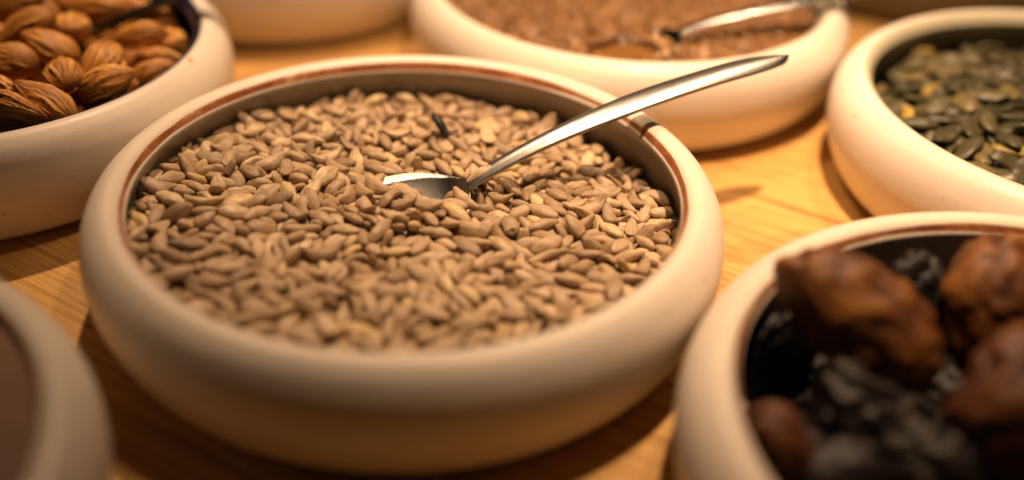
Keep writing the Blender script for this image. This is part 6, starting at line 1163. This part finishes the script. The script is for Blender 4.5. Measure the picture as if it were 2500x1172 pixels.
# ---------------------------------------------------------------- pumpkin seeds
MP = mat_pumpkin(); PM = [pumpkin_mesh(s) for s in range(1, 6)]
pum = unpack(PUMP)
for it in pum[:PUMP_SEEN]:
    o = place('pumpkin_seed', PM[it[3]], MP, it)
    tag(o, 'flat green pumpkin seed in the bowl at the right edge', 'pumpkin seed', 'pumpkin seeds heaped in their bowl')
o = join_copies('pumpkin_seeds', pum[PUMP_SEEN:], PM, MP)
tag(o, 'mass of pumpkin seeds under the top ones', 'pumpkin seeds', kind='stuff')
seed_bed('packed_pumpkin_seeds', 'pumpkin', .024, MP, 'packed pumpkin seeds deep in their bowl', .004)

# ---------------------------------------------------------------- flax
MF = mat_flax()
def flax():
    rng = random.Random(11); cx, cy = CENTRE['flax']; items = []
    fm = [grid_solid('flax', 8, 6, lambda u, v, w=w: Vector(((v-.5)*.0050, math.cos(2*math.pi*u)*math.sin(math.pi*v**.85)**.8*.0013*w,
                     math.sin(2*math.pi*u)*math.sin(math.pi*v**.85)**.8*.0006))) for w in (1, .88, 1.1)]
    SM = (Matrix.Translation(Vector(SPOON_C[0])) @ Matrix.Rotation(SPOON_C[1], 4, 'Z') @ Matrix.Rotation(SPOON_C[2], 4, 'Y')).inverted()
    for i in range(9000):
        r = .0876*math.sqrt(rng.random()); a = rng.uniform(0, 2*math.pi); x, y = r*math.cos(a), r*math.sin(a)
        z = .0370+.0025*(1-(r/.088)**2)+.0022*noise.noise(Vector((x*60, y*60, 2)))+rng.uniform(-.0009, .0008)
        l = SM @ Vector((cx+x, cy+y, z))
        if abs(l.y) < .0110*math.sqrt(max(0, 1-((l.x+.024)/.015)**2)): continue     # the dish of the spoon
        q = Quaternion((0, 0, 1), rng.uniform(0, 6.3)) @ Quaternion((0, 1, 0), rng.gauss(0, .32)) @ Quaternion((1, 0, 0), rng.gauss(0, .45))
        items.append((Vector((cx+x, cy+y, z)), q, rng.uniform(.85, 1.15), rng.randrange(3)))
    o = join_copies('flax_seeds', items, fm, MF)
    tag(o, 'shiny brown flax seeds filling the bowl behind the spoon', 'flax seeds', kind='stuff')
flax()
seed_bed('packed_flax', 'flax', .0352, MF, 'packed flax seeds deep in their bowl', .0020)

# ---------------------------------------------------------------- meal in the near bowl, and what the back bowls hold
MM = mat_meal()
seed_bed('brown_meal', 'near', .0440, MM, 'smooth brown meal in the blurred bowl at the lower left', .004, .0888, .0)
seed_bed('back_meal', 'back', .030, MM, 'brown meal in the shaded bowl behind', .003)
seed_bed('far_meal', 'far', .030, MM, 'brown meal in the farthest bowl', .003)

# ---------------------------------------------------------------- dried fruit
def fruit_mesh(seed, dims, wr=.10, freq=95, sub=5, fold=.18):
    bm = bmesh.new(); bmesh.ops.create_icosphere(bm, subdivisions=sub, radius=1.0)
    off = Vector((seed*4.1, seed*1.9, seed*7.7)); vals = []
    for q in bm.verts:
        n = q.co.normalized()
        p = Vector((n.x*dims[0]*.5, n.y*dims[1]*.5, n.z*dims[2]*.5))
        w = Vector((p.x*.55, p.y, p.z))+Vector((noise.noise(p*70+off), noise.noise(p*70+off*2), noise.noise(p*70+off*3)))*.006
        big = noise.noise(p*48+off)*fold
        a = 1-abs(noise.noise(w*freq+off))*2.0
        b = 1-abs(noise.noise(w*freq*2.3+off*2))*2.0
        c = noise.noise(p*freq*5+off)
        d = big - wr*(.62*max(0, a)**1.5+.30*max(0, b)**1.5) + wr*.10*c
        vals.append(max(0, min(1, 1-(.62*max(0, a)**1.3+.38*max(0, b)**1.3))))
        q.co = p*(1+d)
    me = bpy.data.meshes.new('fruit'); bm.to_mesh(me); bm.free()
    me.polygons.foreach_set('use_smooth', [True]*len(me.polygons))
    ridge_attr(me, vals)
    return me
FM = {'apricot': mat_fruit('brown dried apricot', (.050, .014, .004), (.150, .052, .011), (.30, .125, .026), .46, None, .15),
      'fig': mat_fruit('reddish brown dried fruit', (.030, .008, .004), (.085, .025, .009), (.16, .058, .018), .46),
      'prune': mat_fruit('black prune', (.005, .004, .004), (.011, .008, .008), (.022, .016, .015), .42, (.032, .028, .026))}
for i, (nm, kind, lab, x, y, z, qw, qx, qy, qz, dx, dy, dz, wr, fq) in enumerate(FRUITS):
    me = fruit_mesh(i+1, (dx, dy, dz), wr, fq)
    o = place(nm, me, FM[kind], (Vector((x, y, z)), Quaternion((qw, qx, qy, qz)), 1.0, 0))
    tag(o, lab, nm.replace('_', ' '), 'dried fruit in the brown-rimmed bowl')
seed_bed('fruit_gap_shade', 'fruit', .016, FM['prune'], 'dark sheet for the shade between the dried fruits', .004)  # added prune-dark sheet, its colour stands in for shade between the fruits
